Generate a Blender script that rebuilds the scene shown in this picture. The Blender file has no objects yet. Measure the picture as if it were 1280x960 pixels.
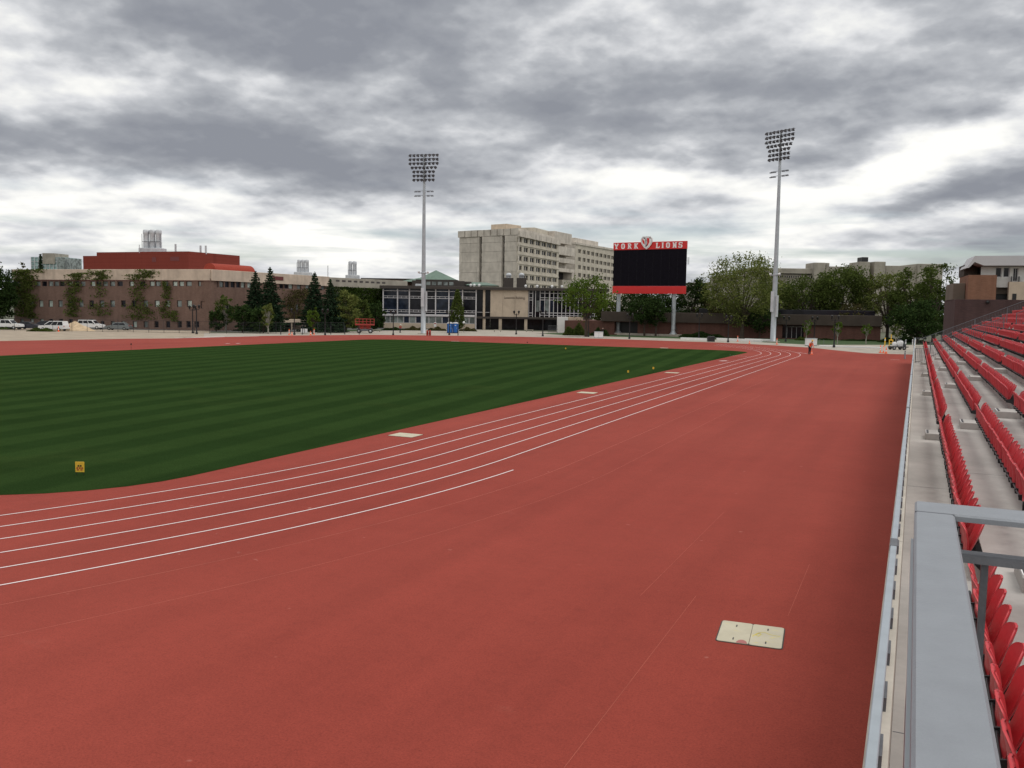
import bpy, bmesh, math, random
import numpy as np
from mathutils import Vector, Matrix
random.seed(7); rng = np.random.default_rng(7)
S = bpy.context.scene
COL = S.collection
R = math.radians
PI = math.pi

# ------------------------------------------------------------------ camera
FPX, PITCH, ROLL, YAW, CH = 1108.32, 0.084654, 0.015261, 0.426639, 5.342
def _axes():
    cy, sy = math.cos(YAW), math.sin(YAW)
    fwd = Vector((-sy, cy, 0)); right = Vector((cy, sy, 0)); up = Vector((0, 0, 1))
    w = fwd*math.cos(PITCH) - up*math.sin(PITCH); u2 = up*math.cos(PITCH) + fwd*math.sin(PITCH)
    r = right*math.cos(ROLL) + u2*math.sin(ROLL); u = u2*math.cos(ROLL) - right*math.sin(ROLL)
    return r, u, w, fwd
CR, CU, CW, FWD = _axes()
CAMP = Vector((0, 0, CH))
cam = bpy.data.cameras.new('camera'); camo = bpy.data.objects.new('camera', cam); COL.objects.link(camo)
cam.sensor_width = 36; cam.lens = FPX/1280*36; cam.clip_start = .05; cam.clip_end = 6000
M = Matrix((CR, CU, -CW)).transposed().to_4x4(); M.translation = CAMP; camo.matrix_world = M
S.camera = camo

def ray(x, y): return CW + CR*((x-640)/FPX) - CU*((y-480)/FPX)
def G(x, y, z=0.):
    d = ray(x, y); k = (z-CH)/d.z; p = CAMP + d*k; return Vector((p.x, p.y, z))
def AT(x, D, y=400):                       # plan position seen in column x at forward distance D
    d = ray(x, y); h = Vector((d.x, d.y, 0)); k = D/h.dot(FWD); return Vector((h.x*k, h.y*k, 0))
def ZAT(x, y, P):                          # height over plan position P of the pixel row y
    d = ray(x, y); k = Vector((P.x, P.y, 0)).dot(FWD)/Vector((d.x, d.y, 0)).dot(FWD); return CH + d.z*k
def PROJ(P):
    Q = Vector(P)-CAMP; d = Q.dot(CW)
    return (640+FPX*Q.dot(CR)/d, 480-FPX*Q.dot(CU)/d, d)

# ------------------------------------------------------------------ tagging
def tag(o, label=None, cat=None, group=None, kind=None):
    if label: o['label'] = label
    if cat: o['category'] = cat
    if group: o['group'] = group
    if kind: o['kind'] = kind
    return o
def empty(name, loc=(0,0,0), rz=0, label=None, cat=None, group=None):
    o = bpy.data.objects.new(name, None); o.empty_display_size = .3; COL.objects.link(o)
    o.location = loc; o.rotation_euler = (0, 0, rz)
    return tag(o, label, cat, group)
def copy_tree(o, parent=None):
    c = o.copy(); COL.objects.link(c)
    if parent: c.parent = parent
    for ch in o.children: copy_tree(ch, c)
    return c
_kids = {}
ORD = ['first','second','third','fourth','fifth','sixth','seventh','eighth','ninth','tenth','eleventh','twelfth','thirteenth','fourteenth','fifteenth','sixteenth','seventeenth','eighteenth','nineteenth','twentieth']
def ordn(n):
    if n <= 20: return ORD[n-1]
    tens = {2:'twenty',3:'thirty',4:'forty',5:'fifty'}[n//10]
    if n % 10 == 0: return {2:'twentieth',3:'thirtieth',4:'fortieth',5:'fiftieth'}[n//10]
    return tens+'-'+ORD[n%10-1]

# ------------------------------------------------------------------ mesh builder
class MB:
    def __init__(s): s.v = []; s.f = []; s.smooth = []
    def add(s, vs, fs, smooth=False):
        n = len(s.v); s.v += [tuple(a) for a in vs]; s.f += [tuple(i+n for i in f) for f in fs]; s.smooth += [smooth]*len(fs); return s
    def box(s, x0, x1, y0, y1, z0, z1):
        return s.add([(x0,y0,z0),(x1,y0,z0),(x1,y1,z0),(x0,y1,z0),(x0,y0,z1),(x1,y0,z1),(x1,y1,z1),(x0,y1,z1)],
                     [(0,3,2,1),(4,5,6,7),(0,1,5,4),(1,2,6,5),(2,3,7,6),(3,0,4,7)])
    def bbox(s, x0, x1, y0, y1, z0, z1, b):      # box with chamfered vertical and top edges
        p = [(x0+b,y0),(x1-b,y0),(x1,y0+b),(x1,y1-b),(x1-b,y1),(x0+b,y1),(x0,y1-b),(x0,y0+b)]
        cx, cy = (x0+x1)/2, (y0+y1)/2
        kx = 1-2*b/max(x1-x0,1e-6); ky = 1-2*b/max(y1-y0,1e-6)
        q = [(cx+(x-cx)*kx, cy+(y-cy)*ky) for x, y in p]
        vs = [(x,y,z0) for x,y in p]+[(x,y,z1-b) for x,y in p]+[(x,y,z1) for x,y in q]
        fs = [tuple(range(7,-1,-1)), tuple(range(16,24))]
        for r in (0,8):
            for i in range(8): j=(i+1)%8; fs.append((r+i,r+j,r+8+j,r+8+i))
        return s.add(vs, fs)
    def prism(s, pts, y0, y1):                   # polygon in (x,z), extruded along y
        n = len(pts); a = sum(pts[i][0]*pts[(i+1)%n][1]-pts[(i+1)%n][0]*pts[i][1] for i in range(n))
        if a < 0: pts = pts[::-1]
        vs = [(x,y0,z) for x,z in pts]+[(x,y1,z) for x,z in pts]
        fs = [tuple(range(n)), tuple(range(2*n-1,n-1,-1))]+[((i+1)%n,i,i+n,(i+1)%n+n) for i in range(n)]
        return s.add(vs, fs)
    def flat(s, pts, z):                         # horizontal polygon
        n = len(pts); a = sum(pts[i][0]*pts[(i+1)%n][1]-pts[(i+1)%n][0]*pts[i][1] for i in range(n))
        if a < 0: pts = pts[::-1]
        return s.add([(p[0],p[1],z) for p in pts], [tuple(range(n))])
    def slab(s, pts, z0, z1):
        n = len(pts); a = sum(pts[i][0]*pts[(i+1)%n][1]-pts[(i+1)%n][0]*pts[i][1] for i in range(n))
        if a < 0: pts = pts[::-1]
        vs = [(p[0],p[1],z0) for p in pts]+[(p[0],p[1],z1) for p in pts]
        fs = [tuple(range(n-1,-1,-1)), tuple(range(n,2*n))]+[(i,(i+1)%n,(i+1)%n+n,i+n) for i in range(n)]
        return s.add(vs, fs)
    def tube(s, pts, rad, n=8, cap=True, smooth=True):
        pts = [Vector(p) for p in pts]; m = len(pts)
        if not hasattr(rad, '__len__'): rad = [rad]*m
        vs = []; up = None
        for i, p in enumerate(pts):
            t = (pts[min(i+1,m-1)]-pts[max(i-1,0)]).normalized()
            if up is None: up = Vector((0,0,1)) if abs(t.z) < .9 else Vector((1,0,0))
            a = t.cross(up)
            if a.length < 1e-5: a = t.cross(Vector((0,1,0)))
            a.normalize(); b = a.cross(t); up = b
            for k in range(n):
                c = 2*PI*k/n; vs.append(p+(a*math.cos(c)+b*math.sin(c))*rad[i])
        fs = []
        for i in range(m-1):
            for k in range(n):
                l = (k+1)%n; fs.append((i*n+k,(i+1)*n+k,(i+1)*n+l,i*n+l))
        s.add(vs, fs, smooth)
        if cap: 
            s.add([vs[k] for k in range(n)], [tuple(range(n))]); s.add([vs[(m-1)*n+k] for k in range(n)], [tuple(range(n-1,-1,-1))])
        return s
    def cyl(s, x, y, z0, z1, r0, r1=None, n=12): return s.tube([(x,y,z0),(x,y,z1)], [r0, r0 if r1 is None else r1], n)
    def lathe(s, prof, n=12, c=(0,0,0), axis='z', smooth=True):
        vs = []
        for r, z in prof:
            for k in range(n):
                a = 2*PI*k/n; x, y = r*math.cos(a), r*math.sin(a)
                vs.append({'z':(c[0]+x,c[1]+y,c[2]+z),'y':(c[0]+x,c[1]+z,c[2]+y),'x':(c[0]+z,c[1]+x,c[2]+y)}[axis])
        m = len(prof); fs = []
        for i in range(m-1):
            for k in range(n):
                l=(k+1)%n; fs.append((i*n+k,i*n+l,(i+1)*n+l,(i+1)*n+k))
        return s.add(vs, fs, smooth)
    def build(s, name, mat, parent=None, loc=None):
        me = bpy.data.meshes.new(name); me.from_pydata(s.v, [], s.f)
        me.polygons.foreach_set('use_smooth', s.smooth)
        me.materials.append(mat); me.update()
        o = bpy.data.objects.new(name, me); COL.objects.link(o)
        if parent: o.parent = parent
        if loc is not None: o.location = loc
        return o

def npmesh(name, V, F, mat, parent=None, loc=None):
    """V (n,3), F (m,4) quads"""
    me = bpy.data.meshes.new(name)
    me.vertices.add(len(V)); me.vertices.foreach_set('co', V.astype('f').ravel())
    me.loops.add(F.size); me.loops.foreach_set('vertex_index', F.astype('i').ravel())
    me.polygons.add(len(F)); me.polygons.foreach_set('loop_start', np.arange(0, F.size, F.shape[1], dtype='i'))
    me.polygons.foreach_set('loop_total', np.full(len(F), F.shape[1], 'i'))
    me.materials.append(mat); me.update(calc_edges=True)
    o = bpy.data.objects.new(name, me); COL.objects.link(o)
    if parent: o.parent = parent
    if loc is not None: o.location = loc
    return o

# ------------------------------------------------------------------ materials
def newmat(name):
    m = bpy.data.materials.new(name); m.use_nodes = True; nt = m.node_tree
    return m, nt, nt.nodes['Principled BSDF']
def link(nt, a, b): nt.links.new(a, b)
def noise(nt, scale, detail=4, rough=.55, vec=None, dist=0):
    n = nt.nodes.new('ShaderNodeTexNoise'); n.inputs['Scale'].default_value = scale; n.inputs['Detail'].default_value = detail
    n.inputs['Roughness'].default_value = rough; n.inputs['Distortion'].default_value = dist
    if vec: link(nt, vec, n.inputs['Vector'])
    return n.outputs['Fac']
def ramp(nt, fac, stops):
    r = nt.nodes.new('ShaderNodeValToRGB'); link(nt, fac, r.inputs[0])
    e = r.color_ramp.elements
    while len(e) < len(stops): e.new(.5)
    for i, (p, c) in enumerate(stops):
        e[i].position = p; e[i].color = (c[0],c[1],c[2],1) if hasattr(c,'__len__') else (c,c,c,1)
    return r.outputs[0]
def mixc(nt, a, b, fac, mode='MIX'):
    m = nt.nodes.new('ShaderNodeMix'); m.data_type = 'RGBA'; m.blend_type = mode
    for s, v in ((m.inputs[0],fac),(m.inputs[6],a),(m.inputs[7],b)):
        if isinstance(v, bpy.types.NodeSocket): link(nt, v, s)
        elif hasattr(v,'__len__'): s.default_value = (v[0],v[1],v[2],1)
        else: s.default_value = v
    return m.outputs[2]
def math_(nt, op, a, b=None, c=None, clamp=False):
    m = nt.nodes.new('ShaderNodeMath'); m.operation = op; m.use_clamp = clamp
    for i, v in enumerate((a,b,c)):
        if v is None: continue
        if isinstance(v, bpy.types.NodeSocket): link(nt, v, m.inputs[i])
        else: m.inputs[i].default_value = v
    return m.outputs[0]
def coords(nt, kind='Object', scale=None, rot=None):
    t = nt.nodes.new('ShaderNodeTexCoord').outputs[kind]
    if scale or rot:
        mp = nt.nodes.new('ShaderNodeMapping'); link(nt, t, mp.inputs[0])
        if scale: mp.inputs['Scale'].default_value = scale
        if rot: mp.inputs['Rotation'].default_value = rot
        return mp.outputs[0]
    return t
def bump(nt, b, h, strength=.3, dist=.02):
    n = nt.nodes.new('ShaderNodeBump'); n.inputs['Strength'].default_value = strength; n.inputs['Distance'].default_value = dist
    link(nt, h, n.inputs['Height']); link(nt, n.outputs[0], b.inputs['Normal'])
def simple(name, c, rough=.6, metal=0, var=.12, scale=3, bmp=0, spec=.4, bscale=40):
    m, nt, b = newmat(name)
    v = coords(nt); n = noise(nt, scale, 5, .6, v)
    lo = tuple(x*(1-var) for x in c); hi = tuple(min(1,x*(1+var)) for x in c)
    link(nt, ramp(nt, n, [(.3,lo),(.7,hi)]), b.inputs['Base Color'])
    b.inputs['Roughness'].default_value = rough; b.inputs['Metallic'].default_value = metal; b.inputs['Specular IOR Level'].default_value = spec
    if bmp: bump(nt, b, noise(nt, bscale, 3, .6, v), bmp, .01)
    return m
def concrete(name, c, streak=.35, rough=.85, sx=.9, joints=0):
    m, nt, b = newmat(name); v = coords(nt)
    big = noise(nt, .35, 5, .6, v); fine = noise(nt, 9, 5, .6, v)
    st = noise(nt, 1.0, 5, .65, coords(nt, scale=(sx, sx, .09)))
    c1 = mixc(nt, tuple(x*.78 for x in c), tuple(min(1,x*1.15) for x in c), ramp(nt, big, [(.3,0),(.7,1)]))
    c2 = mixc(nt, c1, tuple(x*.45 for x in c), math_(nt,'MULTIPLY', ramp(nt, st, [(.5,0),(.72,1)]), streak))
    c3 = mixc(nt, c2, (.5,.5,.5), .0) if not joints else c2
    c3 = mixc(nt, c3, ramp(nt, fine, [(.3,.75),(.7,1)]), .35, 'MULTIPLY')
    link(nt, c3, b.inputs['Base Color']); b.inputs['Roughness'].default_value = rough; b.inputs['Specular IOR Level'].default_value = .25
    bump(nt, b, fine, .25, .01)
    return m
def brick(name, c1, c2, mortar, scale=1.):
    m, nt, b = newmat(name)
    t = nt.nodes.new('ShaderNodeTexCoord').outputs['Object']
    sp = nt.nodes.new('ShaderNodeSeparateXYZ'); link(nt, t, sp.inputs[0])
    cb = nt.nodes.new('ShaderNodeCombineXYZ'); link(nt, math_(nt,'ADD',sp.outputs[0],sp.outputs[1]), cb.inputs[0]); link(nt, sp.outputs[2], cb.inputs[1])
    br = nt.nodes.new('ShaderNodeTexBrick'); link(nt, cb.outputs[0], br.inputs['Vector'])
    br.inputs['Scale'].default_value = scale; br.inputs['Brick Width'].default_value = .4; br.inputs['Row Height'].default_value = .13; br.inputs['Mortar Size'].default_value = .012
    br.inputs['Color1'].default_value = (*c1,1); br.inputs['Color2'].default_value = (*c2,1); br.inputs['Mortar'].default_value = (*mortar,1)
    n = noise(nt, .5, 5, .65, t); st = noise(nt, 1, 4, .6, coords(nt, scale=(.8,.8,.12)))
    c = mixc(nt, br.outputs[0], ramp(nt, n, [(.25,.72),(.75,1)]), .8, 'MULTIPLY')
    c = mixc(nt, c, ramp(nt, st, [(.35,.7),(.6,1)]), .6, 'MULTIPLY')
    link(nt, c, b.inputs['Base Color']); b.inputs['Roughness'].default_value = .88; b.inputs['Specular IOR Level'].default_value = .2
    return m
def leafmat(name, cs, trans=.25):
    m = bpy.data.materials.new(name); m.use_nodes = True; nt = m.node_tree; nt.nodes.clear()
    g = nt.nodes.new('ShaderNodeNewGeometry')
    base = ramp(nt, g.outputs['Random Per Island'], [(i/(len(cs)-1), c) for i, c in enumerate(cs)])
    cl = noise(nt, .45, 3, .6, coords(nt))
    base = mixc(nt, base, ramp(nt, cl, [(.35,.6),(.65,1)]), .7, 'MULTIPLY')
    d = nt.nodes.new('ShaderNodeBsdfDiffuse'); t = nt.nodes.new('ShaderNodeBsdfTranslucent'); mx = nt.nodes.new('ShaderNodeMixShader'); o = nt.nodes.new('ShaderNodeOutputMaterial')
    link(nt, base, d.inputs[0]); link(nt, base, t.inputs[0]); mx.inputs[0].default_value = trans
    link(nt, d.outputs[0], mx.inputs[1]); link(nt, t.outputs[0], mx.inputs[2]); link(nt, mx.outputs[0], o.inputs[0])
    return m
def glassy(name, c, rough=.10, var=.4, spec=.22):
    m, nt, b = newmat(name)
    n = noise(nt, .55, 2, .5, coords(nt))
    link(nt, ramp(nt, n, [(.4,tuple(x*(1-var) for x in c)),(.6,tuple(min(1,x*(1+var)) for x in c))]), b.inputs['Base Color'])
    b.inputs['Roughness'].default_value = rough; b.inputs['Specular IOR Level'].default_value = spec; b.inputs['IOR'].default_value = 1.45
    return m

def track_mat():
    m, nt, b = newmat('track_rubber'); v = coords(nt)
    big = noise(nt, .07, 6, .6, v); mid = noise(nt, .9, 5, .65, v); fine = noise(nt, 85, 3, .7, v)
    c = mixc(nt, (.308,.052,.037), (.364,.069,.049), ramp(nt, big, [(.3,0),(.7,1)]))
    c = mixc(nt, c, ramp(nt, mid, [(.25,.84),(.75,1)]), .7, 'MULTIPLY')
    c = mixc(nt, c, ramp(nt, fine, [(.25,.55),(.5,.98),(.75,1.)]), .7, 'MULTIPLY')
    gr2 = noise(nt, 30, 5, .8, v); c = mixc(nt, c, ramp(nt, gr2, [(.3,.62),(.5,.96),(.68,1.12)]), .9, 'MULTIPLY'); gr3 = noise(nt, 6, 6, .8, v); c = mixc(nt, c, ramp(nt, gr3, [(.3,.86),(.5,.99),(.7,1.06)]), .8, 'MULTIPLY')
    lay = noise(nt, 1.0, 4, .55, coords(nt, scale=(.75,.03,1))); c = mixc(nt, c, ramp(nt, lay, [(.35,.86),(.65,1)]), .8, 'MULTIPLY')
    sc = noise(nt, 1.0, 6, .7, coords(nt, scale=(.35,.9,1), rot=(0,0,.6))); c = mixc(nt, c, (.46,.17,.13), math_(nt,'MULTIPLY', ramp(nt, sc, [(.64,0),(.82,1)]), .18))
    sp = noise(nt, 3.1, 2, .5, v)
    c = mixc(nt, c, (.62,.34,.28), math_(nt,'MULTIPLY', ramp(nt, sp, [(.745,0),(.80,1)]), .3))
    link(nt, c, b.inputs['Base Color']); b.inputs['Roughness'].default_value = .88; b.inputs['Specular IOR Level'].default_value = .14
    bump(nt, b, fine, .5, .006)
    return m
def turf_mat():
    m, nt, b = newmat('turf'); v = coords(nt)
    w = nt.nodes.new('ShaderNodeTexWave'); w.wave_type = 'BANDS'; w.bands_direction = 'X'; w.wave_profile = 'SIN'
    link(nt, coords(nt, rot=(0,0,-.11)), w.inputs[0]); w.inputs['Scale'].default_value = .104; w.inputs['Distortion'].default_value = .35; w.inputs['Detail'].default_value = 2; w.inputs['Detail Scale'].default_value = .3
    w2 = nt.nodes.new('ShaderNodeTexWave'); w2.bands_direction = 'Y'; link(nt, coords(nt, rot=(0,0,-.11)), w2.inputs[0]); w2.inputs['Scale'].default_value = .03; w2.inputs['Distortion'].default_value = 1
    c = mixc(nt, (.030,.062,.018), (.040,.078,.0225), ramp(nt, w.outputs['Fac'], [(.3,0),(.7,1)]))
    mid = noise(nt, .5, 6, .7, v); fine = noise(nt, 22, 4, .7, v)
    c = mixc(nt, c, ramp(nt, w2.outputs['Fac'], [(.3,.9),(.7,1)]), .5, 'MULTIPLY')
    c = mixc(nt, c, ramp(nt, mid, [(.25,.7),(.7,1)]), .6, 'MULTIPLY')
    c = mixc(nt, c, ramp(nt, fine, [(.25,.35),(.7,1)]), .8, 'MULTIPLY')
    c = mixc(nt, c, (.075,.095,.028), math_(nt,'MULTIPLY', ramp(nt, noise(nt, .16, 6, .7, v), [(.55,0),(.8,1)]), .25))
    link(nt, c, b.inputs['Base Color']); b.inputs['Roughness'].default_value = 1.; b.inputs['Specular IOR Level'].default_value = .0
    bump(nt, b, fine, .8, .05)
    return m
def glass_flat(name, c, rough): return simple(name, c, rough, 0, .1, 2, 0, .5)

MT = {}
MT['track'] = track_mat(); MT['turf'] = turf_mat()
MT['line'] = simple('line_paint', (.80,.72,.72), .6, var=.06, scale=8)
MT['seam'] = simple('track_seam', (.46,.14,.10), .9, var=.3, scale=.7)
MT['brownbrick'] = brick('brown_brick', (.185,.112,.088), (.228,.142,.112), (.18,.13,.11))
MT['redbrick'] = brick('red_brick', (.130,.060,.048), (.165,.075,.058), (.125,.08,.07))
MT['darkbrick'] = brick('dark_brick', (.085,.050,.050), (.105,.060,.058), (.08,.055,.055))
MT['orangebrick'] = brick('orange_brick', (.26,.125,.08), (.30,.15,.10), (.25,.16,.115))
MT['fascia'] = concrete('pale_fascia', (.58,.47,.38), .5, sx=.7)
MT['tower'] = concrete('tower_concrete', (.58,.53,.47), .55, sx=.35)
MT['towerw'] = concrete('tower_precast', (.53,.485,.41), .25, sx=.5)
MT['library'] = concrete('library_concrete', (.37,.34,.29), .5, sx=.4)
MT['stand'] = concrete('stand_concrete', (.475,.45,.43), .07, sx=2)
MT['curb'] = concrete('parapet_concrete', (.57,.525,.46), .2, sx=2)
MT['apron'] = concrete('apron_concrete', (.40,.36,.31), .1, sx=1)
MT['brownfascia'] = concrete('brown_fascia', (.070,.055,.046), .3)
MT['taupe'] = concrete('taupe_render', (.16,.13,.105), .2)
MT['white'] = simple('white_wall', (.72,.71,.70), .6, var=.07, scale=1)
MT['panel'] = concrete('beige_panel', (.56,.46,.36), .12)
MT['redmetal'] = None
def redmetal():
    m, nt, b = newmat('red_metal_cladding'); t = coords(nt)
    sp = nt.nodes.new('ShaderNodeSeparateXYZ'); link(nt, t, sp.inputs[0])
    w = math_(nt,'FRACT', math_(nt,'MULTIPLY', sp.outputs[2], 1.15)); l = ramp(nt, w, [(0,.55),(.08,.95),(1,1)])
    wx = math_(nt,'FRACT', math_(nt,'MULTIPLY', sp.outputs[0], .21)); lx = ramp(nt, wx, [(0,.7),(.03,1),(1,1)])
    c = mixc(nt, (.165,.034,.025), (.195,.042,.031), noise(nt,.4,4,.6,t)); c = mixc(nt, c, l, .9, 'MULTIPLY'); c = mixc(nt, c, lx, .7, 'MULTIPLY')
    link(nt, c, b.inputs['Base Color']); b.inputs['Roughness'].default_value = .8; b.inputs['Specular IOR Level'].default_value = .15
    return m
MT['redmetal'] = redmetal()
MT['vault'] = simple('red_vault', (.30,.05,.032), .75, spec=.15)
MT['maroon'] = simple('maroon_panel', (.13,.03,.03), .6)
MT['winlight'] = simple('window_blind', (.40,.46,.42), .3, var=.35, scale=.9, spec=.5)
MT['windark'] = glassy('window_dark', (.012,.012,.017))
MT['winmid'] = glassy('window_grey', (.19,.215,.21), .15)
MT['winblue'] = glassy('window_blue', (.018,.024,.040), .06)
MT['frame'] = simple('dark_window_frame', (.06,.05,.05), .5)
MT['whiteframe'] = simple('white_metal_frame', (.62,.60,.62), .45, var=.08)
MT['roofdark'] = simple('roof_edge', (.055,.045,.040), .7)
MT['copper'] = simple('green_copper', (.115,.175,.14), .6, var=.25, scale=.6)
MT['roofmetal'] = simple('pale_roof_metal', (.50,.49,.51), .5, .1, var=.05, scale=.5)
MT['steel'] = simple('galvanised_steel', (.40,.43,.46), .5, .25, var=.10, scale=1.2)
MT['stack'] = simple('stack_metal', (.50,.52,.55), .5, .2, var=.2, scale=.6)
MT['alum'] = simple('painted_aluminium', (.245,.262,.290), .48, .15, var=.06, scale=14, bmp=.12, bscale=220)
MT['alumd'] = simple('grey_steel', (.13,.135,.15), .5, .3, var=.15, scale=10, bmp=.2, bscale=90)
MT['alumm'] = simple('mid_grey_steel', (.19,.20,.22), .5, .2, var=.12, scale=10, bmp=.2, bscale=90)
MT['railblue'] = simple('rail_paint', (.33,.37,.41), .45, .15, var=.08, scale=4)
MT['black'] = simple('black_paint', (.012,.012,.014), .45, var=.2)
MT['blackp'] = simple('black_plastic', (.014,.014,.016), .4, var=.2)
MT['screen'] = simple('led_screen', (.006,.005,.009), .8, var=.25, scale=1.5, spec=.1)
MT['lampgrey'] = simple('lamp_housing', (.05,.045,.05), .5, .2)
MT['lamplens'] = simple('lamp_lens', (.10,.10,.11), .2)
MT['signred'] = simple('sign_red', (.62,.022,.022), .45, var=.05, scale=.5)
MT['letter'] = simple('white_letter', (.82,.80,.80), .5, var=.03)
MT['lettd'] = simple('dark_letter', (.06,.035,.03), .5)
MT['silver'] = simple('crest_grey', (.42,.42,.44), .5, var=.1)
MT['seat'] = simple('seat_plastic', (.52,.030,.040), .42, var=.09, scale=5, spec=.45, bmp=.05, bscale=60)
def seatmat(m):
    nt = m.node_tree; b = nt.nodes['Principled BSDF']; src = b.inputs['Base Color'].links[0].from_socket
    oi = nt.nodes.new('ShaderNodeObjectInfo'); f = ramp(nt, oi.outputs['Random'], [(0,(.80,.82,.86)),(.5,(1,1,1)),(1,(1.0,.96,.92))])
    d = mixc(nt, mixc(nt, src, f, .9, 'MULTIPLY'), (.42,.10,.10), math_(nt,'MULTIPLY', ramp(nt, noise(nt, 9, 5, .7, coords(nt)), [(.55,0),(.8,1)]), .35))
    link(nt, d, b.inputs['Base Color']); link(nt, ramp(nt, noise(nt, 14, 4, .6, coords(nt)), [(.3,.34),(.7,.56)]), b.inputs['Roughness'])
seatmat(MT['seat'])
MT['orange'] = simple('safety_orange', (.80,.12,.03), .5, var=.08)
MT['yellow'] = simple('safety_yellow', (.75,.46,.04), .5, var=.12, scale=20)
MT['redpaint'] = simple('red_paint', (.33,.035,.025), .55)
MT['blue'] = simple('blue_plastic', (.012,.12,.42), .45, var=.1)
MT['wht'] = simple('white_paint', (.75,.75,.76), .35, var=.04)
MT['carsilver'] = simple('car_grey', (.16,.18,.19), .3, .3)
MT['cardark'] = simple('car_navy', (.02,.022,.035), .3)
MT['carwhite'] = simple('car_white', (.74,.74,.75), .25, var=.03)
MT['carglass'] = glassy('car_glass', (.012,.014,.018), .06)
MT['tyre'] = simple('tyre', (.02,.02,.02), .8)
MT['rim'] = simple('wheel_rim', (.45,.46,.48), .35, .5)
MT['headl'] = simple('headlight', (.7,.72,.75), .2)
MT['taill'] = simple('tail_light', (.4,.02,.02), .3)
MT['plate'] = None
def platemat():
    m, nt, b = newmat('cover_plate'); v = coords(nt)
    c = mixc(nt, (.46,.42,.31), (.55,.51,.39), ramp(nt, noise(nt, 2.5, 5, .6, v), [(.3,0),(.7,1)]))
    c = mixc(nt, c, (.62,.52,.16), math_(nt,'MULTIPLY', ramp(nt, noise(nt, 4, 4, .6, coords(nt, scale=(1,2.5,1))), [(.60,0),(.66,1)]), .5))
    link(nt, c, b.inputs['Base Color']); b.inputs['Roughness'].default_value = .6
    bump(nt, b, noise(nt, 120, 3, .6, v), .3, .004); return m
MT['plate'] = platemat()
MT['sand'] = simple('sand', (.50,.38,.25), .95, var=.25, scale=1.5, bmp=.8, bscale=6)
MT['dirt'] = simple('sandy_ground', (.34,.28,.215), .95, var=.22, scale=.35, bmp=.4, bscale=4)
MT['lawn'] = simple('lawn', (.035,.070,.018), .95, var=.45, scale=.8, bmp=.6, bscale=12)
MT['ground'] = simple('ground', (.10,.105,.07), .95, var=.35, scale=.05)
MT['asphalt'] = simple('asphalt', (.10,.098,.095), .9, var=.2, scale=.6)
MT['bark'] = simple('bark', (.060,.045,.035), .95, var=.35, scale=4)
MT['barkp'] = simple('pale_bark', (.30,.28,.24), .9, var=.3, scale=4)
MT['skin'] = simple('skin', (.45,.27,.19), .6)
MT['cloth1'] = simple('dark_cloth', (.025,.025,.035), .9)
MT['hose'] = simple('grey_cable', (.05,.05,.05), .5)
MT['glasstower'] = glassy('pale_glass', (.26,.36,.36), .2, .25)
MT['L_mid'] = leafmat('leaf_mid', [(.050,.074,.019),(.080,.112,.028),(.118,.148,.042)])
MT['L_bright'] = leafmat('leaf_bright', [(.062,.112,.016),(.098,.160,.026),(.138,.200,.040)])
MT['L_olive'] = leafmat('leaf_olive', [(0.098,0.128,0.033),(0.158,0.188,0.053),(0.225,0.247,0.083)])
MT['L_dark'] = leafmat('leaf_dark', [(0.023,0.044,0.016),(0.039,0.068,0.021),(0.058,0.094,0.029)])
MT['L_brown'] = leafmat('leaf_brownish', [(0.075,0.060,0.033),(0.102,0.090,0.039),(0.112,0.120,0.042)])
MT['L_con'] = leafmat('needle', [(0.014,0.031,0.017),(0.026,0.050,0.026),(0.046,0.072,0.038)], .05)
MT['L_ivy'] = leafmat('ivy_leaf', [(.068,.092,.022),(.105,.135,.034),(.145,.175,.050)])
MT['L_ivyd'] = leafmat('ivy_dark', [(0.029,0.052,0.013),(0.047,0.078,0.018),(0.065,0.101,0.023)])

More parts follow.
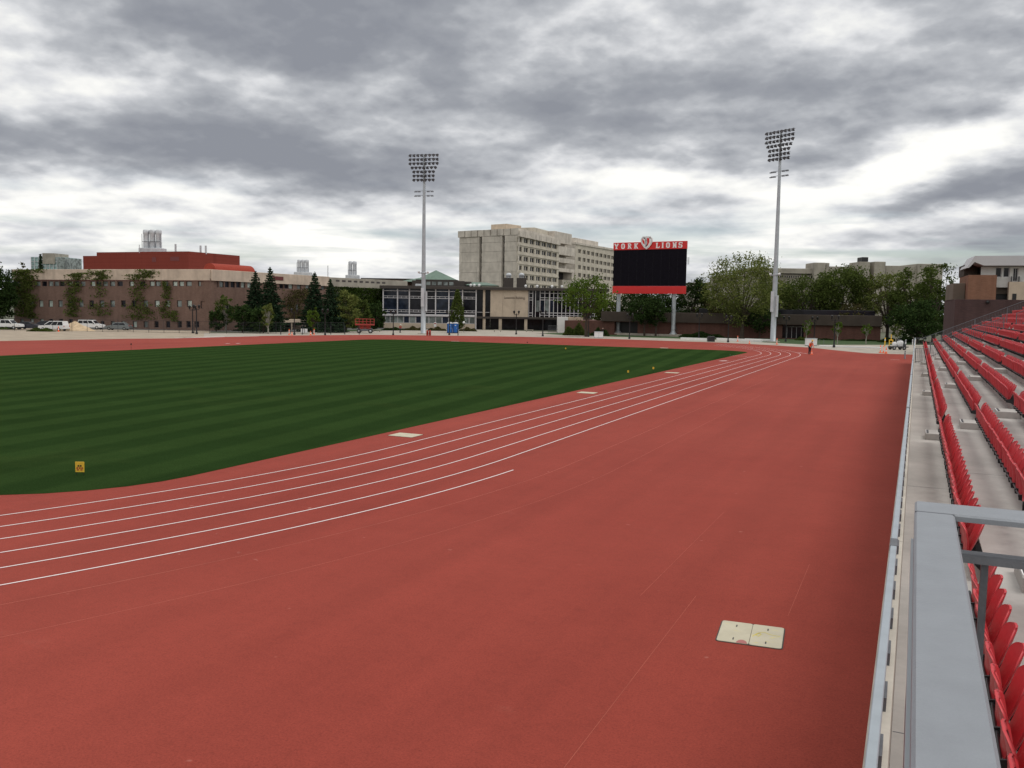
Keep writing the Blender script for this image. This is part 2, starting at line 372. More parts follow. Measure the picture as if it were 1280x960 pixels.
# ------------------------------------------------------------------ world and sun
SUN_EL, SUN_AZ = R(60), R(60)      # azimuth from +Y towards +X
def world():
    w = bpy.data.worlds.new('World'); S.world = w; w.use_nodes = True; nt = w.node_tree
    bg = nt.nodes['Background']; out = nt.nodes['World Output']
    sky = nt.nodes.new('ShaderNodeTexSky'); sky.sky_type = 'NISHITA'; sky.sun_disc = False
    sky.sun_elevation = SUN_EL; sky.sun_rotation = SUN_AZ
    d = nt.nodes.new('ShaderNodeTexCoord').outputs['Generated']
    sp = nt.nodes.new('ShaderNodeSeparateXYZ'); link(nt, d, sp.inputs[0]); X, Y, Z = sp.outputs
    zz = math_(nt,'ADD', math_(nt,'MAXIMUM', Z, 0.0), .26)
    hn = math_(nt,'MAXIMUM', math_(nt,'SQRT', math_(nt,'ADD', math_(nt,'MULTIPLY', X, X), math_(nt,'MULTIPLY', Y, Y))), .02)
    hx_, hy_ = math_(nt,'DIVIDE', X, hn), math_(nt,'DIVIDE', Y, hn)
    eld = math_(nt,'MULTIPLY', math_(nt,'ARCSINE', math_(nt,'MAXIMUM', Z, 0.)), 180/PI)
    lg = math_(nt,'LOGARITHM', math_(nt,'ADD', eld, 7.), math.e)
    cz_ = math_(nt,'MULTIPLY_ADD', math_(nt,'POWER', math_(nt,'SUBTRACT', 1., math_(nt,'MAXIMUM', Z, 0.), clamp=True), .5), 1., .0)
    def dirvec(Rr, k, ox, oy, oz):
        cb = nt.nodes.new('ShaderNodeCombineXYZ')
        link(nt, math_(nt,'MULTIPLY_ADD', math_(nt,'MULTIPLY', hx_, cz_), Rr, ox), cb.inputs[0]); link(nt, math_(nt,'MULTIPLY_ADD', math_(nt,'MULTIPLY', hy_, cz_), Rr, oy), cb.inputs[1]); link(nt, math_(nt,'MULTIPLY_ADD', lg, k, oz), cb.inputs[2])
        return cb.outputs[0]
    def cloudvec(sx, sy, ox=0., oy=0., rot=0.):
        c, s = math.cos(rot), math.sin(rot)
        xr = math_(nt,'ADD', math_(nt,'MULTIPLY', X, c), math_(nt,'MULTIPLY', Y, s)); yr = math_(nt,'SUBTRACT', math_(nt,'MULTIPLY', Y, c), math_(nt,'MULTIPLY', X, s))
        cb = nt.nodes.new('ShaderNodeCombineXYZ')
        link(nt, math_(nt,'MULTIPLY_ADD', math_(nt,'DIVIDE', xr, zz), sx, ox), cb.inputs[0])
        link(nt, math_(nt,'MULTIPLY_ADD', math_(nt,'DIVIDE', yr, zz), sy, oy), cb.inputs[1])
        return cb.outputs[0]
    n1 = noise(nt, 1., 8, .50, dirvec(2.6,1.7,3.1,1.7,.4), .10)
    n2 = noise(nt, 1., 7, .50, dirvec(6.,3.6,7.3,2.9,2.2), .0); n2b = noise(nt, 1., 7, .50, dirvec(6.,3.6,7.3,2.9,2.42), .0)
    n4 = noise(nt, 1., 5, .5, dirvec(15.,9.5,4.3,1.9,1.2), .0); n4b = noise(nt, 1., 5, .5, dirvec(15.,9.5,4.3,1.9,1.38), .0)
    def puff(Rr, k, ox, oy, oz, det):
        q = noise(nt, 1., det, .5, dirvec(Rr, k, ox, oy, oz), .0)
        return math_(nt,'MULTIPLY', math_(nt,'ABSOLUTE', math_(nt,'SUBTRACT', q, .5)), 5.)   # billows: creases where it is 0
    p1 = puff(6.5, 4.2, 2.3, 8.1, 1.1, 5); p2 = puff(15., 9., 6.3, 4.1, 3.1, 4)
    n3 = noise(nt, 1., 5, .5, dirvec(4.,9.,1.3,9.9,5.), .3)
    # azimuth / elevation of the direction (degrees), az measured from the pitch's long axis
    az = math_(nt,'MULTIPLY', math_(nt,'ARCTAN2', X, Y), 180/PI); el = math_(nt,'MULTIPLY', math_(nt,'ARCSINE', Z), 180/PI)
    wob = math_(nt,'MULTIPLY_ADD', n2, 6., -3.); el2 = math_(nt,'ADD', el, wob)
    def blob(a0, e0, sa, se, amp, slope=0.):
        da = math_(nt,'SUBTRACT', az, a0); de = math_(nt,'SUBTRACT', el2, e0)
        if slope: de = math_(nt,'SUBTRACT', de, math_(nt,'MULTIPLY', da, slope))
        q = math_(nt,'ADD', math_(nt,'POWER', math_(nt,'ABSOLUTE', math_(nt,'DIVIDE', da, sa)), 2.), math_(nt,'POWER', math_(nt,'ABSOLUTE', math_(nt,'DIVIDE', de, se)), 2.))
        return math_(nt,'MULTIPLY', math_(nt,'EXPONENT', math_(nt,'MULTIPLY', q, -1.)), amp)
    tot = math_(nt,'MULTIPLY_ADD', n1, 1.5, -.75+.515)
    tot = math_(nt,'ADD', tot, math_(nt,'MULTIPLY_ADD', n2, .62, -.31)); tot = math_(nt,'ADD', tot, math_(nt,'MULTIPLY', math_(nt,'SUBTRACT', n2b, n2), 1.25)); tot = math_(nt,'ADD', tot, math_(nt,'MULTIPLY', math_(nt,'SUBTRACT', n4b, n4), .75)); tot = math_(nt,'ADD', tot, math_(nt,'MULTIPLY_ADD', p1, -.22, .10)); tot = math_(nt,'ADD', tot, math_(nt,'MULTIPLY_ADD', p2, -.13, .06))
    for b_ in BLOBS: tot = math_(nt,'ADD', tot, blob(*b_))
    tot = math_(nt,'ADD', tot, math_(nt,'MULTIPLY', math_(nt,'SUBTRACT', 1., math_(nt,'DIVIDE', el, 9.), clamp=True), .06))
    top = math_(nt,'MAXIMUM', math_(nt,'MULTIPLY', math_(nt,'SUBTRACT', el, 30.), .02, clamp=True), math_(nt,'MULTIPLY_ADD', math_(nt,'ADD', math_(nt,'MULTIPLY', X, -FWD.x), math_(nt,'MULTIPLY', Y, -FWD.y)), 1., -.1, clamp=True))     # brighter sky overhead, plus a boost added behind the camera to light facing walls
    tot = math_(nt,'ADD', tot, math_(nt,'MULTIPLY', top, .8))
    cc = ramp(nt, tot, [(.05,(.272,.288,.328)),(.30,(.345,.362,.398)),(.52,(.50,.517,.548)),(.72,(.74,.75,.77)),(.88,(.93,.93,.91)),(1.,(1.04,1.03,.99))])
    cl = mixc(nt, cc, cc, 0.)
    vm = nt.nodes.new('ShaderNodeVectorMath'); vm.operation = 'SCALE'; link(nt, cc, vm.inputs[0]); vm.inputs[3].default_value = 10.
    # a few thin breaks low over the horizon where blue sky shows
    brk = math_(nt,'MULTIPLY', ramp(nt, n3, [(.50,0),(.66,1)]), math_(nt,'SUBTRACT', 1., math_(nt,'DIVIDE', math_(nt,'ABSOLUTE', math_(nt,'SUBTRACT', el, 3.5)), 4.5), clamp=True))
    fin = mixc(nt, vm.outputs[0], sky.outputs[0], math_(nt,'MULTIPLY', brk, .80))
    link(nt, fin, bg.inputs[0]); bg.inputs[1].default_value = .1
BLOBS = [ # az, el, sigma az, sigma el, amplitude, slope
    (-42, 16.5, 14, 3., -.17), (-56, 17, 3.5, 3.0, .30), (-50, 12.4, 9, 1.4, .20), (-40, 13.6, 4, 1.0, .20), (-49, 8.8, 13, 1.7, -.42), (-34, 8.6, 9, 1.5, -.32),
    (-42, 5.0, 22, 1.5, .36), (-10, 13., 15, 3.6, -.42, .10), (-6, 17.6, 4.5, 2, .25), (-18, 16, 4, 1.5, .15), (-20, 7.8, 6, 1.3, .42),
    (1, 9.8, 7, 1.5, .70, .30), (2, 7.1, 7, .9, -.55), (1, 5.4, 9, .8, .24), (-9, 7.8, 6, 1.2, .36), (-12, 4.5, 14, 1.4, .08),
]
world()
sl = bpy.data.lights.new('sun', 'SUN'); sl.energy = 1.15; sl.angle = R(26); sl.color = (1,.96,.90)
so = bpy.data.objects.new('sun', sl); COL.objects.link(so)
sd = Vector((math.sin(SUN_AZ)*math.cos(SUN_EL), math.cos(SUN_AZ)*math.cos(SUN_EL), math.sin(SUN_EL)))
so.rotation_euler = (-sd).to_track_quat('-Z','Y').to_euler(); so.location = (0,0,60)
vs = S.view_settings; vs.view_transform = 'Standard'; vs.look = 'None'; vs.gamma = 1; vs.exposure = 0; vs.use_curve_mapping = False
S.cycles.use_denoising = True; S.cycles.max_bounces = 6; S.cycles.diffuse_bounces = 3

# ------------------------------------------------------------------ ground surfaces
def struct(mb, name, mat): o = mb.build(name, mat); o['kind'] = 'structure'; return o
struct(MB().flat([(-2500,-2500),(2500,-2500),(2500,2500),(-2500,2500)], -.030), 'ground', MT['ground'])
OUT = [(-.1,-60),(-.1,131.5),(-6,131.8)]+[tuple(G(x,y)[:2]) for x,y in [(1083.6,441.6),(1050,438.4),(1017,434.8),(960,431.2),(900,428.2),(767,423.8),(650,420.9),(600,420),(460,418.5),(332,419.7),(220,423),(160,423.4),(0,426.3)]]+[(-112.5,60),(-113,-60)]
OUT = [OUT[0],OUT[1]]+OUT[3:]
struct(MB().flat(OUT, 0.), 'running_track', MT['track'])
def rrect(x0,x1,y0,y1,r,n=8):
    pts = []
    for cx, cy, a in ((x1-r,y1-r,0),(x0+r,y1-r,90),(x0+r,y0+r,180),(x1-r,y0+r,270)):
        for i in range(n+1): t = R(a+90*i/n); pts.append((cx+r*math.cos(t), cy+r*math.sin(t)))
    return pts
struct(MB().flat(rrect(-81.5,-20.35,15.2,125.2,5.5), .006), 'grass_field', MT['turf'])
struct(MB().flat([(-112,40)]+[tuple(G(x,y)[:2]) for x,y in [(0,426.3),(160,423.4),(220,423),(262,421.6)]]+[tuple(G(263,413.5)[:2]),(-164,120),(-190,110),(-190,40)], -.018), 'sandy_ground', MT['dirt'])
struct(MB().flat([tuple(G(x,y)[:2]) for x,y in [(255,421.9),(332,420.4),(460,419),(600,420.4),(650,421.3),(767,424.2),(900,428.6),(960,431.5),(1017,435.3),(1083.6,442.1),(1142,445.6),(1160,431),(1020,431),(1000,430.3),(940,427),(900,424.6),(780,421.2),(700,418.6),(640,414.2),(480,413.2),(420,414.6),(255,416.4)]], -.010), 'concrete_path', MT['apron'])
struct(MB().flat([(-200,100),(-260,60),(-180,40),(-140,112),(-120,140),(-100,160),(-110,200),(-190,160)], -.026), 'parking_lot', MT['asphalt'])
struct(MB().flat([tuple(G(x,y)[:2]) for x,y in [(690,418.8),(780,421.6),(900,425),(960,428),(1000,430.8),(1165,431.5)]]+[(30,190),(-60,215),(-80,190)], -.014), 'lawn', MT['lawn'])
struct(MB().flat([(-93,165),(-79,180),(-72,196),(-104,200),(-112,176)], -.006), 'plaza_paving', MT['apron'])
struct(MB().flat([tuple(G(x,y)[:2]) for x,y in [(420,414.8),(478,413.0),(478,411.6),(410,412.6)]], -.004), 'planting_bed', MT['lawn'])

# lane lines: an oval, lines grow outwards every 1.22 m
T0, S0, SL, RAD = -18.024, 28.75, 84.98, 40.45
def lane_line(k, a0, a1, s_end=None, w=.05, z=.006, mat=None, name='lane_line', off=0.):
    r = RAD+1.22*k+off; t = T0+1.22*k+off; c = t-r; pts = []
    if a0 is not None:
        for i in range(49): a = R(-a0*(1-i/48)); pts.append((c+r*math.cos(a), S0+r*math.sin(a), math.cos(a), math.sin(a)))
    else: pts.append((t, S0, 1, 0))
    if s_end is None: s_end = S0+SL
    n = max(2,int((s_end-S0)/4))
    for i in range(1,n+1): pts.append((t, S0+(s_end-S0)*i/n, 1, 0))
    if a1:
        for i in range(1,49): a = R(a1*i/48); pts.append((c+r*math.cos(a), S0+SL+r*math.sin(a), math.cos(a), math.sin(a)))
    mb = MB(); vs = []
    for x, y, nx, ny in pts: vs += [(x-nx*w/2,y-ny*w/2,z),(x+nx*w/2,y+ny*w/2,z)]
    mb.add(vs, [(2*i,2*i+1,2*i+3,2*i+2) for i in range(len(pts)-1)])
    o = mb.build(name, mat or MT['line']); o['kind'] = 'structure'; return o
for k in range(5): lane_line(k, 62, [44,46,48,50,52][k])
for i, (k, w) in enumerate([(6,.014),(7.4,.009)]):
    lane_line(k, 55, None, s_end=[80,60][i], w=w, z=.003, mat=MT['seam'], name='track_seam')
def arc_line(k, a0, a1):
    global S0, SL
    r = RAD+1.22*k; c = T0+1.22*k-r; vs = []
    for i in range(49):
        a = R(a0+(a1-a0)*i/48)
        for q in (-.025,.025): vs.append((c+(r+q)*math.cos(a), S0+(r+q)*math.sin(a), .006))
    o = MB().add(vs, [(2*i,2*i+1,2*i+3,2*i+2) for i in range(48)]).build('lane_line', MT['line']); o['kind'] = 'structure'
def seg_line(p, q, w, name='track_mark', mat=None, z=.007):
    p = Vector(p[:2]); q = Vector(q[:2]); n = (q-p).normalized(); n = Vector((-n.y,n.x))*w/2
    o = MB().add([(*(p-n),z),(*(q-n),z),(*(q+n),z),(*(p+n),z)], [(0,1,2,3)]).build(name, mat or MT['line']); o['kind'] = 'structure'; return o
arc_line(5, -62, math.degrees(math.asin((G(642.4,587.5).y-S0)/(RAD+6.1))))
for p_, q_ in (((1012,705),(985,770)),((870,745),(705,960)),((905,640),(800,745))): seg_line(G(*p_), G(*q_), .004, 'track_seam', MT['seam'], .003)
seg_line(G(998,440.5), G(1009,442.2), .10)
seg_line(G(912,444.0), G(937,446.0), .06); seg_line(G(900,451.2), G(909,451.0), .5)
seg_line(G(1113,449.5), G(1124,449.9), .16)
for a in [((564,426.6),(574,426.6)),((218,422.6),(262,421.2)),((281,421.0),(323,420.6)),((282,429.6),(287,429.4)),((295,429.4),(300,429.1)),((560,426.4),(574,426.5))][:5]:
    seg_line(G(*a[0]), G(*a[1]), .35 if a[0][0] < 565 else .2)
seg_line(G(230,422.3), G(282,420.9), .8)

# ------------------------------------------------------------------ grandstand
TR, RI, L0, T1 = .90, .38, 1.71, .98         # tread, rise, walkway level, first riser
Y0, Y1, NROW = -14., 107., 17
def lvl(n): return L0+RI*n
gst = empty('grandstand', (0,0,0), 0, 'stepped concrete grandstand with red seats along the right side of the track', 'grandstand')
# treads and risers as one body (without the parapet)
body = [(-.028,0.),(-.028,L0)]+[(T1,L0)]
for n in range(1,NROW): body += [(T1+TR*(n-1),lvl(n)),(T1+TR*n,lvl(n))]
body += [(T1+TR*(NROW-1),0.)]
MB().prism(body, Y0, Y1).build('concrete_steps', MT['stand'], gst)
# joint lines across the treads
for y in (-2,8.2,20.5,36.5,52,65,78,92):
    j = MB()
    for n in range(0,NROW-1):
        x0 = -.02 if n == 0 else T1+TR*(n-1)+.01; x1 = T1+TR*n-.01
        j.box(x0, x1, y-.006, y+.006, lvl(n)-.01, lvl(n)+.002)
    j.build('expansion_joint', MT['alumd'], gst)
pw = empty('parapet_wall', (0,0,0), 0, 'low cream concrete parapet between the red track and the stand walkway', 'wall')
pp = MB()
ys = [Y0]+[11.2,26.5,41.5,54.5,67.5,80.5,94]+[Y1]
for a, b_ in zip(ys[:-1], ys[1:]): pp.box(-.165,-.03,a+.006,b_-.006,0.,2.69)
pp.build('wall', MT['curb'], pw)
pr = empty('parapet_rail', (-.114,0,0), 0, 'pale blue grey metal rail running along the top of the trackside parapet', 'railing')
pb = MB(); pb.bbox(-.033,.033,Y0,Y1,2.785,2.84,.006); pb.build('rail', MT['railblue'], pr)
for y in (10.5,26.2,41,54,67,80,93): MB().bbox(-.040,.040,y-.17,y+.17,2.78,2.846,.006).build('joint_sleeve', MT['alumd'], pr)
brk = MB().box(-.012,.050,-.15,.15,2.69,2.785)
b0 = brk.build('bracket', MT['alumd'], pr, (0,.4,0))
for i in range(1,90):
    c = b0.copy(); COL.objects.link(c); c.location = (0,.4+.86*i,0)

# aisles and seats
AISLES = [12.3, 28.9, 44.5, 58.0, 71.8]
def aisle_steps():
    mb = MB(); mb.bbox(-.60,-.002,-.47,.47,0,.19,.012)
    root = empty('aisle_step', (0,0,0))
    mb.build('step_block', MT['stand'], root)
    MB().box(-.575,-.515,-.40,.40,.19,.196).box(.02,.07,-.45,.45,.38,.386).build('nosing_strip', MT['black'], root)
    MB().box(-.592,-.578,-.40,.40,.19,.199).box(.002,.018,-.45,.45,.38,.389).build('nosing_edge', MT['letter'], root)
    return root
proto = aisle_steps(); used = False
AN = ['nearest','second nearest','middle','second farthest','farthest']
for ai, y in enumerate(AISLES):
    for n in range(1, NROW-1):
        o = proto if not used else copy_tree(proto); used = True
        o.location = (T1+TR*(n-1), y, lvl(n-1))
        tag(o, '%s aisle half step with black nosing, %s up from the walkway' % (AN[ai], ordn(n)), 'step', 'half steps in the aisles of the stand')

def seat_parts():
    """tip-up seat, riser mounted; origin on the tread at the riser foot; faces -x"""
    def shell(w, h, n, m, fx, thick, taper=.86, round_=.36):
        V = []; F = []
        for side in (0,1):
            for i in range(m+1):
                v = math.sin(i/m*PI/2)**1.05
                hw = w/2*(taper+(1-taper)*min(1,v*1.5))
                if v > 1-round_: hw *= max(.30, (max(0.,1-((v-(1-round_))/round_)**2.6))**.45)
                if v < .10: hw *= .90+v
                for k in range(n+1):
                    u = math.sin((-1+2*k/n)*PI/2)
                    rim = max(0.,(abs(u)-.80)/.20)
                    x, z = fx(v, u*hw/(w/2)); x += (-.003*rim if side == 0 else thick*(1-.4*rim))
                    V.append((x, u*hw, z))
        st = (m+1)*(n+1)
        for s_ in (0,1):
            for i in range(m):
                for k in range(n):
                    a = s_*st+i*(n+1)+k; q = (a,a+1,a+n+2,a+n+1)
                    F.append(q[::-1] if s_ == 0 else q)
        ring = [i*(n+1) for i in range(m+1)]+[m*(n+1)+k for k in range(1,n+1)]+[i*(n+1)+n for i in range(m-1,-1,-1)]+[k for k in range(n-1,0,-1)]
        for a, b2 in zip(ring, ring[1:]+ring[:1]): F.append((a,b2,b2+st,a+st))
        return V, F
    back = lambda v,u: (-.205+.190*v-.050*u*u*(.5+.5*v)+.018*math.sin(v*PI), .39+.465*v)
    pan = lambda v,u: (-.240-.055*v+.035*u*u+.02*math.sin(v*PI), .395+.420*v)
    return shell, back, pan
shell, fback, fpan = seat_parts()
def mk(V, F, sm=True):
    m = MB(); m.add(V, F, sm); return m
def bracket_mb():
    b = MB()
    b.prism([(-.005,.20),(-.005,.33),(-.16,.46),(-.28,.44),(-.27,.36),(-.14,.34)], -.285, -.262)
    b.tube([(-.25,-.27,.42),(-.25,.25,.42)], .016, 6)
    b.prism([(-.06,.30),(-.02,.48),(-.075,.62),(-.11,.58),(-.10,.40)], -.280, -.266)
    return b
sroot = empty('stadium_seat', (0,0,0))
mk(*shell(.500,.455,12,12,fback,.024)).build('backrest', MT['seat'], sroot)
mk(*shell(.47,.42,10,10,fpan,.034,.9,.24)).build('seat_pan', MT['seat'], sroot)
bracket_mb().build('bracket', MT['blackp'], sroot)
# list of every seat
seats = []
bounds = [2.0]+AISLES+[]
blocks = []
prev = 1.9
for a in AISLES: blocks.append((prev, a-.60)); prev = a+.60
blocks.append((prev, 104.6))
PITCH_S = .55
for n in range(1, NROW):
    xb = T1+TR*(n-1)-.02; zb = lvl(n-1)
    for bi, (a, b_) in enumerate(blocks):
        cnt = int((b_-a)/PITCH_S); st = a+((b_-a)-cnt*PITCH_S)/2+PITCH_S/2
        if bi == len(blocks)-1 and n >= 4: cnt = max(4, cnt)
        for i in range(cnt):
            y = st+i*PITCH_S
            if n < 5 and y < 2.2: continue
            if 73.6 < y < 75.4 or 81.9 < y < 82.7: continue
            seats.append((n, bi, i+1, xb, y, zb))
def vis(s):
    n, bi, i, x, y, z = s
    if y < 1: return None
    px, py, d = PROJ((x-.1, y, z+.7))
    if d <= 0 or px > 1288 or py > 968 or py < 300: return None
    return d
cand = sorted([(vis(s), s) for s in seats if vis(s) is not None], key=lambda t: t[0])
near = [s for _, s in cand[:298]]; nearset = set(near)
for q_, s in enumerate(near):
    n, bi, i, x, y, z = s
    o = sroot if q_ == 0 else copy_tree(sroot)
    o.location = (x, y, z); o.rotation_euler = (0,random.uniform(-.012,.02),random.uniform(-.03,.03))
    bl = ['block nearest the camera','second block away','third block away','fourth block away','fifth block away','farthest block'][bi]
    tag(o, 'folded red plastic seat, %s from the near end of %s row, %s' % (ordn(i), ['front','second','third','fourth','fifth','sixth','seventh','eighth','ninth','tenth','eleventh','twelfth','thirteenth','fourteenth','fifteenth','sixteenth'][n-1], bl), 'seat', 'red tip-up seats in the rows of the stand')
# the rest as one mesh
def arr(V, F): return np.array(V, float), np.array(F, int)
Vb, Fb = arr(*shell(.51,.455,5,6,fback,.024)); Vp, Fp = arr(*shell(.49,.42,4,5,fpan,.034,.9,.24))
def boxarr(x0,x1,y0,y1,z0,z1):
    m = MB().box(x0,x1,y0,y1,z0,z1); return arr(m.v, m.f)
Vk, Fk = boxarr(-.26,-.01,-.262,-.238,.30,.44)
rest = [s for s in seats if s not in nearset]
def multi(Va, Fa, locs):
    L = np.array(locs); V = (Va[None]+L[:,None]).reshape(-1,3); F = (Fa[None]+(np.arange(len(L))*len(Va))[:,None,None]).reshape(-1,4); return V, F
locs = [(s[3],s[4],s[5]) for s in rest]
VV, FF = multi(np.vstack([Vb,Vp]), np.vstack([Fb,Fp+len(Vb)]), locs)
far = npmesh('stadium_seats', VV, FF, MT['seat'])
me = far.data; me.materials.append(MT['blackp'])
me.polygons.foreach_set('use_smooth', [True]*len(me.polygons)) 
tag(far, 'long rows of folded red seats filling the distant and upper parts of the stand', 'seats', None, 'stuff')
VV, FF = multi(Vk, Fk, locs)
fb = npmesh('seat_brackets', VV, FF, MT['blackp'], far); fb['kind'] = 'stuff'

# raised platform where the photographer stands
pf = empty('viewing_platform', (0,0,0), 0, 'raised concrete viewing platform edge behind the grey guardrail in the foreground', 'platform')
MB().box(.12,3.4,-12,2.0,3.62,3.79).build('slab', MT['stand'], pf)
MB().box(.14,3.36,-12,1.94,1.72,3.618).build('wall', MT['stand'], pf)
gr = empty('guardrail', (0,0,3.79), 0, 'wide flat grey metal guardrail in the right foreground with thin square balusters', 'railing')
zt = CH-.40-3.79
m = MB(); m.bbox(.014,.088,-12,1.973,zt-.022,zt,.004); m.build('top_rail', MT['alum'], gr)
m = MB(); m.bbox(.0145,3.3,1.975,2.085,zt-.014,zt,.004); m.build('cross_rail', MT['alum'], gr)
m = MB(); m.bbox(.02,3.3,2.005,2.045,zt-.104,zt-.086,.004); m.build('lower_rail', MT['alumm'], gr)
m = MB(); m.box(.016,.024,-12,1.97,zt-.42,zt-.024); m.build('side_panel', MT['alumd'], gr)
m = MB(); m.box(.010,.0155,-12,1.96,zt-.075,zt-.055); m.build('edge_strip', MT['steel'], gr)
for y in (): MB().lathe([(.0,zt+.001),(.006,zt+.001),(.006,zt+.0035),(0,zt+.0045)], 8, (.051,y,0)).build('bolt', MT['steel'], gr)
MB().box(.015,.0875,1.971,1.9765,zt-.010,zt+.0006).build('weld_seam', MT['alumm'], gr)
bal = MB().box(-.007,.007,-.007,.007,.0,zt-.10)
q = bal.build('baluster', MT['alumd'], gr, (.150,2.025,0))
for i in range(1,28):
    c = q.copy(); COL.objects.link(c); c.location = (.150+.112*i,2.025,0)
for y in (-.6,-2.1): MB().box(.03,.07,y-.03,y+.03,-.17,zt-.022).build('post', MT['alumd'], gr)

# end-of-stand guardrail, climbing with the rows
eg = empty('end_guardrail', (0,Y1-.3,0), 0, 'grey picket railing climbing along the far end of the stand', 'railing')
pts = [(-.17,L0)]+[(T1,L0)]+[(T1+TR*(NROW-1), lvl(NROW-1))]
rr = MB(); rr.tube([(-.2,0,L0+1.1),(.6,0,L0+1.1),(T1+TR*(NROW-2),0,lvl(NROW-1)+1.1)], .03, 6); rr.tube([(-.2,0,L0+.15),(.6,0,L0+.15),(T1+TR*(NROW-2),0,lvl(NROW-1)+.2)], .025, 6); rr.build('rail', MT['alumd'], eg)
pk = MB(); x = -.2
while x < T1+TR*(NROW-2):
    z = L0 if x < .6 else L0+(x-.6)*RI/TR
    pk.box(x-.01,x+.01,-.01,.01,z,z+1.1); x += .14
o = pk.build('pickets', MT['alumd'], eg)
ps = MB()
for x in (-.2,2.6,5.6,8.6,11.6): 
    z = L0 if x < .6 else L0+(x-.6)*RI/TR
    ps.box(x-.035,x+.035,-.035,.035,z-.1,z+1.15)
ps.build('posts', MT['alumd'], eg)
# guardrails round the far cross-aisle
def picket_run(y, x0, x1, lab, lvlf):
    g = empty('picket_guardrail', (0,y,0), 0, lab, 'railing', 'picket guardrails across the far seating rows')
    tr_ = MB(); tr_.tube([(x0,0,lvlf(x0)+1.1),(x1,0,lvlf(x1)+1.1)], .025, 6).tube([(x0,0,lvlf(x0)+.1),(x1,0,lvlf(x1)+.1)], .02, 6); tr_.build('rail', MT['alumd'], g)
    k = MB(); x = x0
    while x <= x1: k.box(x-.009,x+.009,-.009,.009,lvlf(x)+.0,lvlf(x)+1.1); x += .13
    k.build('pickets', MT['alumd'], g)
    e = MB(); e.box(x0-.03,x0+.03,-.03,.03,lvlf(x0)-.05,lvlf(x0)+1.14).box(x1-.03,x1+.03,-.03,.03,lvlf(x1)-.05,lvlf(x1)+1.14); e.build('posts', MT['alumd'], g)
slp = lambda x: L0+max(0,(x-.93))*RI/TR+.38*(x > .94)
picket_run(74.0, .0, .85, 'short grey picket gate closing the front walkway beside the parapet', lambda x: L0)
picket_run(74.5, 1.0, 5.8, 'grey picket railing crossing the lower red rows, the nearer of two', slp)
picket_run(82.3, 1.9, 6.6, 'grey picket railing crossing the lower red rows, the farther of two', slp)
picket_run(74.5, 6.6, 9.4, 'grey picket railing crossing the middle red rows near the far end', slp)

# ------------------------------------------------------------------ track furniture
def cover_plate(P, L, W, rz, label, split=True, detail=True):
    root = empty('cover_plate', (P.x,P.y,0), rz, label, 'access cover', 'pale access covers set in the red track')
    fr = rrect(-L/2-.02, L/2+.02, -W/2-.02, W/2+.02, .07, 4)
    MB().slab(fr, .001, .007).build('rim', MT['roofdark'], root)
    h = L/2
    halves = [(-L/2,-.004),(.004,L/2)] if split else [(-L/2,L/2)]
    for a, b_ in halves:
        lid = MB().slab(rrect(a,b_,-W/2,W/2,.05,4), .002, .014).build('lid', MT['plate'], root)
        if detail:
            c = (a+b_)/2; s = MB()
            for yy in (-W*.33,W*.30): s.box(c-.010,c+.010,yy-.05,yy+.05,.0142,.0165)
            s.build('lifting_slot', MT['black'], lid)
c = [G(896,801),G(903,776),G(980,786),G(977,812)]
cen = (c[0]+c[1]+c[2]+c[3])/4
big = cover_plate(cen, 1.0, 1.0, 0, 'large pale two-part access cover on the open red track near the stand')
big_o = [o for o in COL.objects if o.name.startswith('cover_plate')][-1]
w_ = ((c[3]-c[0]).length+(c[2]-c[1]).length)/2; l_ = ((c[1]-c[0]).length+(c[2]-c[3]).length)/2
ang = math.atan2((c[3]-c[0]).y, (c[3]-c[0]).x)
big_o.rotation_euler.z = ang; big_o.scale = (w_, l_, 1)
lids_ = [c_ for c_ in big_o.children if c_.name.startswith('lid')]
pk_ = []
for i in range(13): a_ = PI*i/12; pk_.append((-.11+.085*math.cos(a_), -.5+.16*math.sin(a_)))
MB().flat([(x,y+.002) for x,y in pk_], .0155).build('red_stain', simple('stain', (.42,.16,.15), .8), lids_[0])
yl = MB(); ypts = [(.03,-.12),(.07,.0),(.12,.10),(.16,.04),(.12,-.08),(.08,-.02),(.14,.12),(.20,.16),(.28,.09),(.36,.06),(.46,.05)]
for a_, b_ in zip(ypts[:-1], ypts[1:]):
    dx, dy = b_[0]-a_[0], b_[1]-a_[1]; l_2 = math.hypot(dx,dy); nx, ny = -dy/l_2*.008, dx/l_2*.008
    yl.add([(a_[0]-nx,a_[1]-ny,.0155),(b_[0]-nx,b_[1]-ny,.0155),(b_[0]+nx,b_[1]+ny,.0155),(a_[0]+nx,a_[1]+ny,.0155)], [(0,1,2,3)])
yl.build('yellow_mark', simple('yellow_mark', (.60,.50,.10), .7), lids_[1])
for (x, y), lab in (((507,544),'nearest pale access cover lying between the grass edge and the lane lines'),((734,491),'second pale access cover beyond the nearest one beside the grass edge'),((840,466),'third pale access cover along the grass edge, a thin strip'),((830,435),'pale access cover in the red band beyond the far end of the grass')):
    cover_plate(G(x,y), 1.15, .95, 0, lab, detail=False)
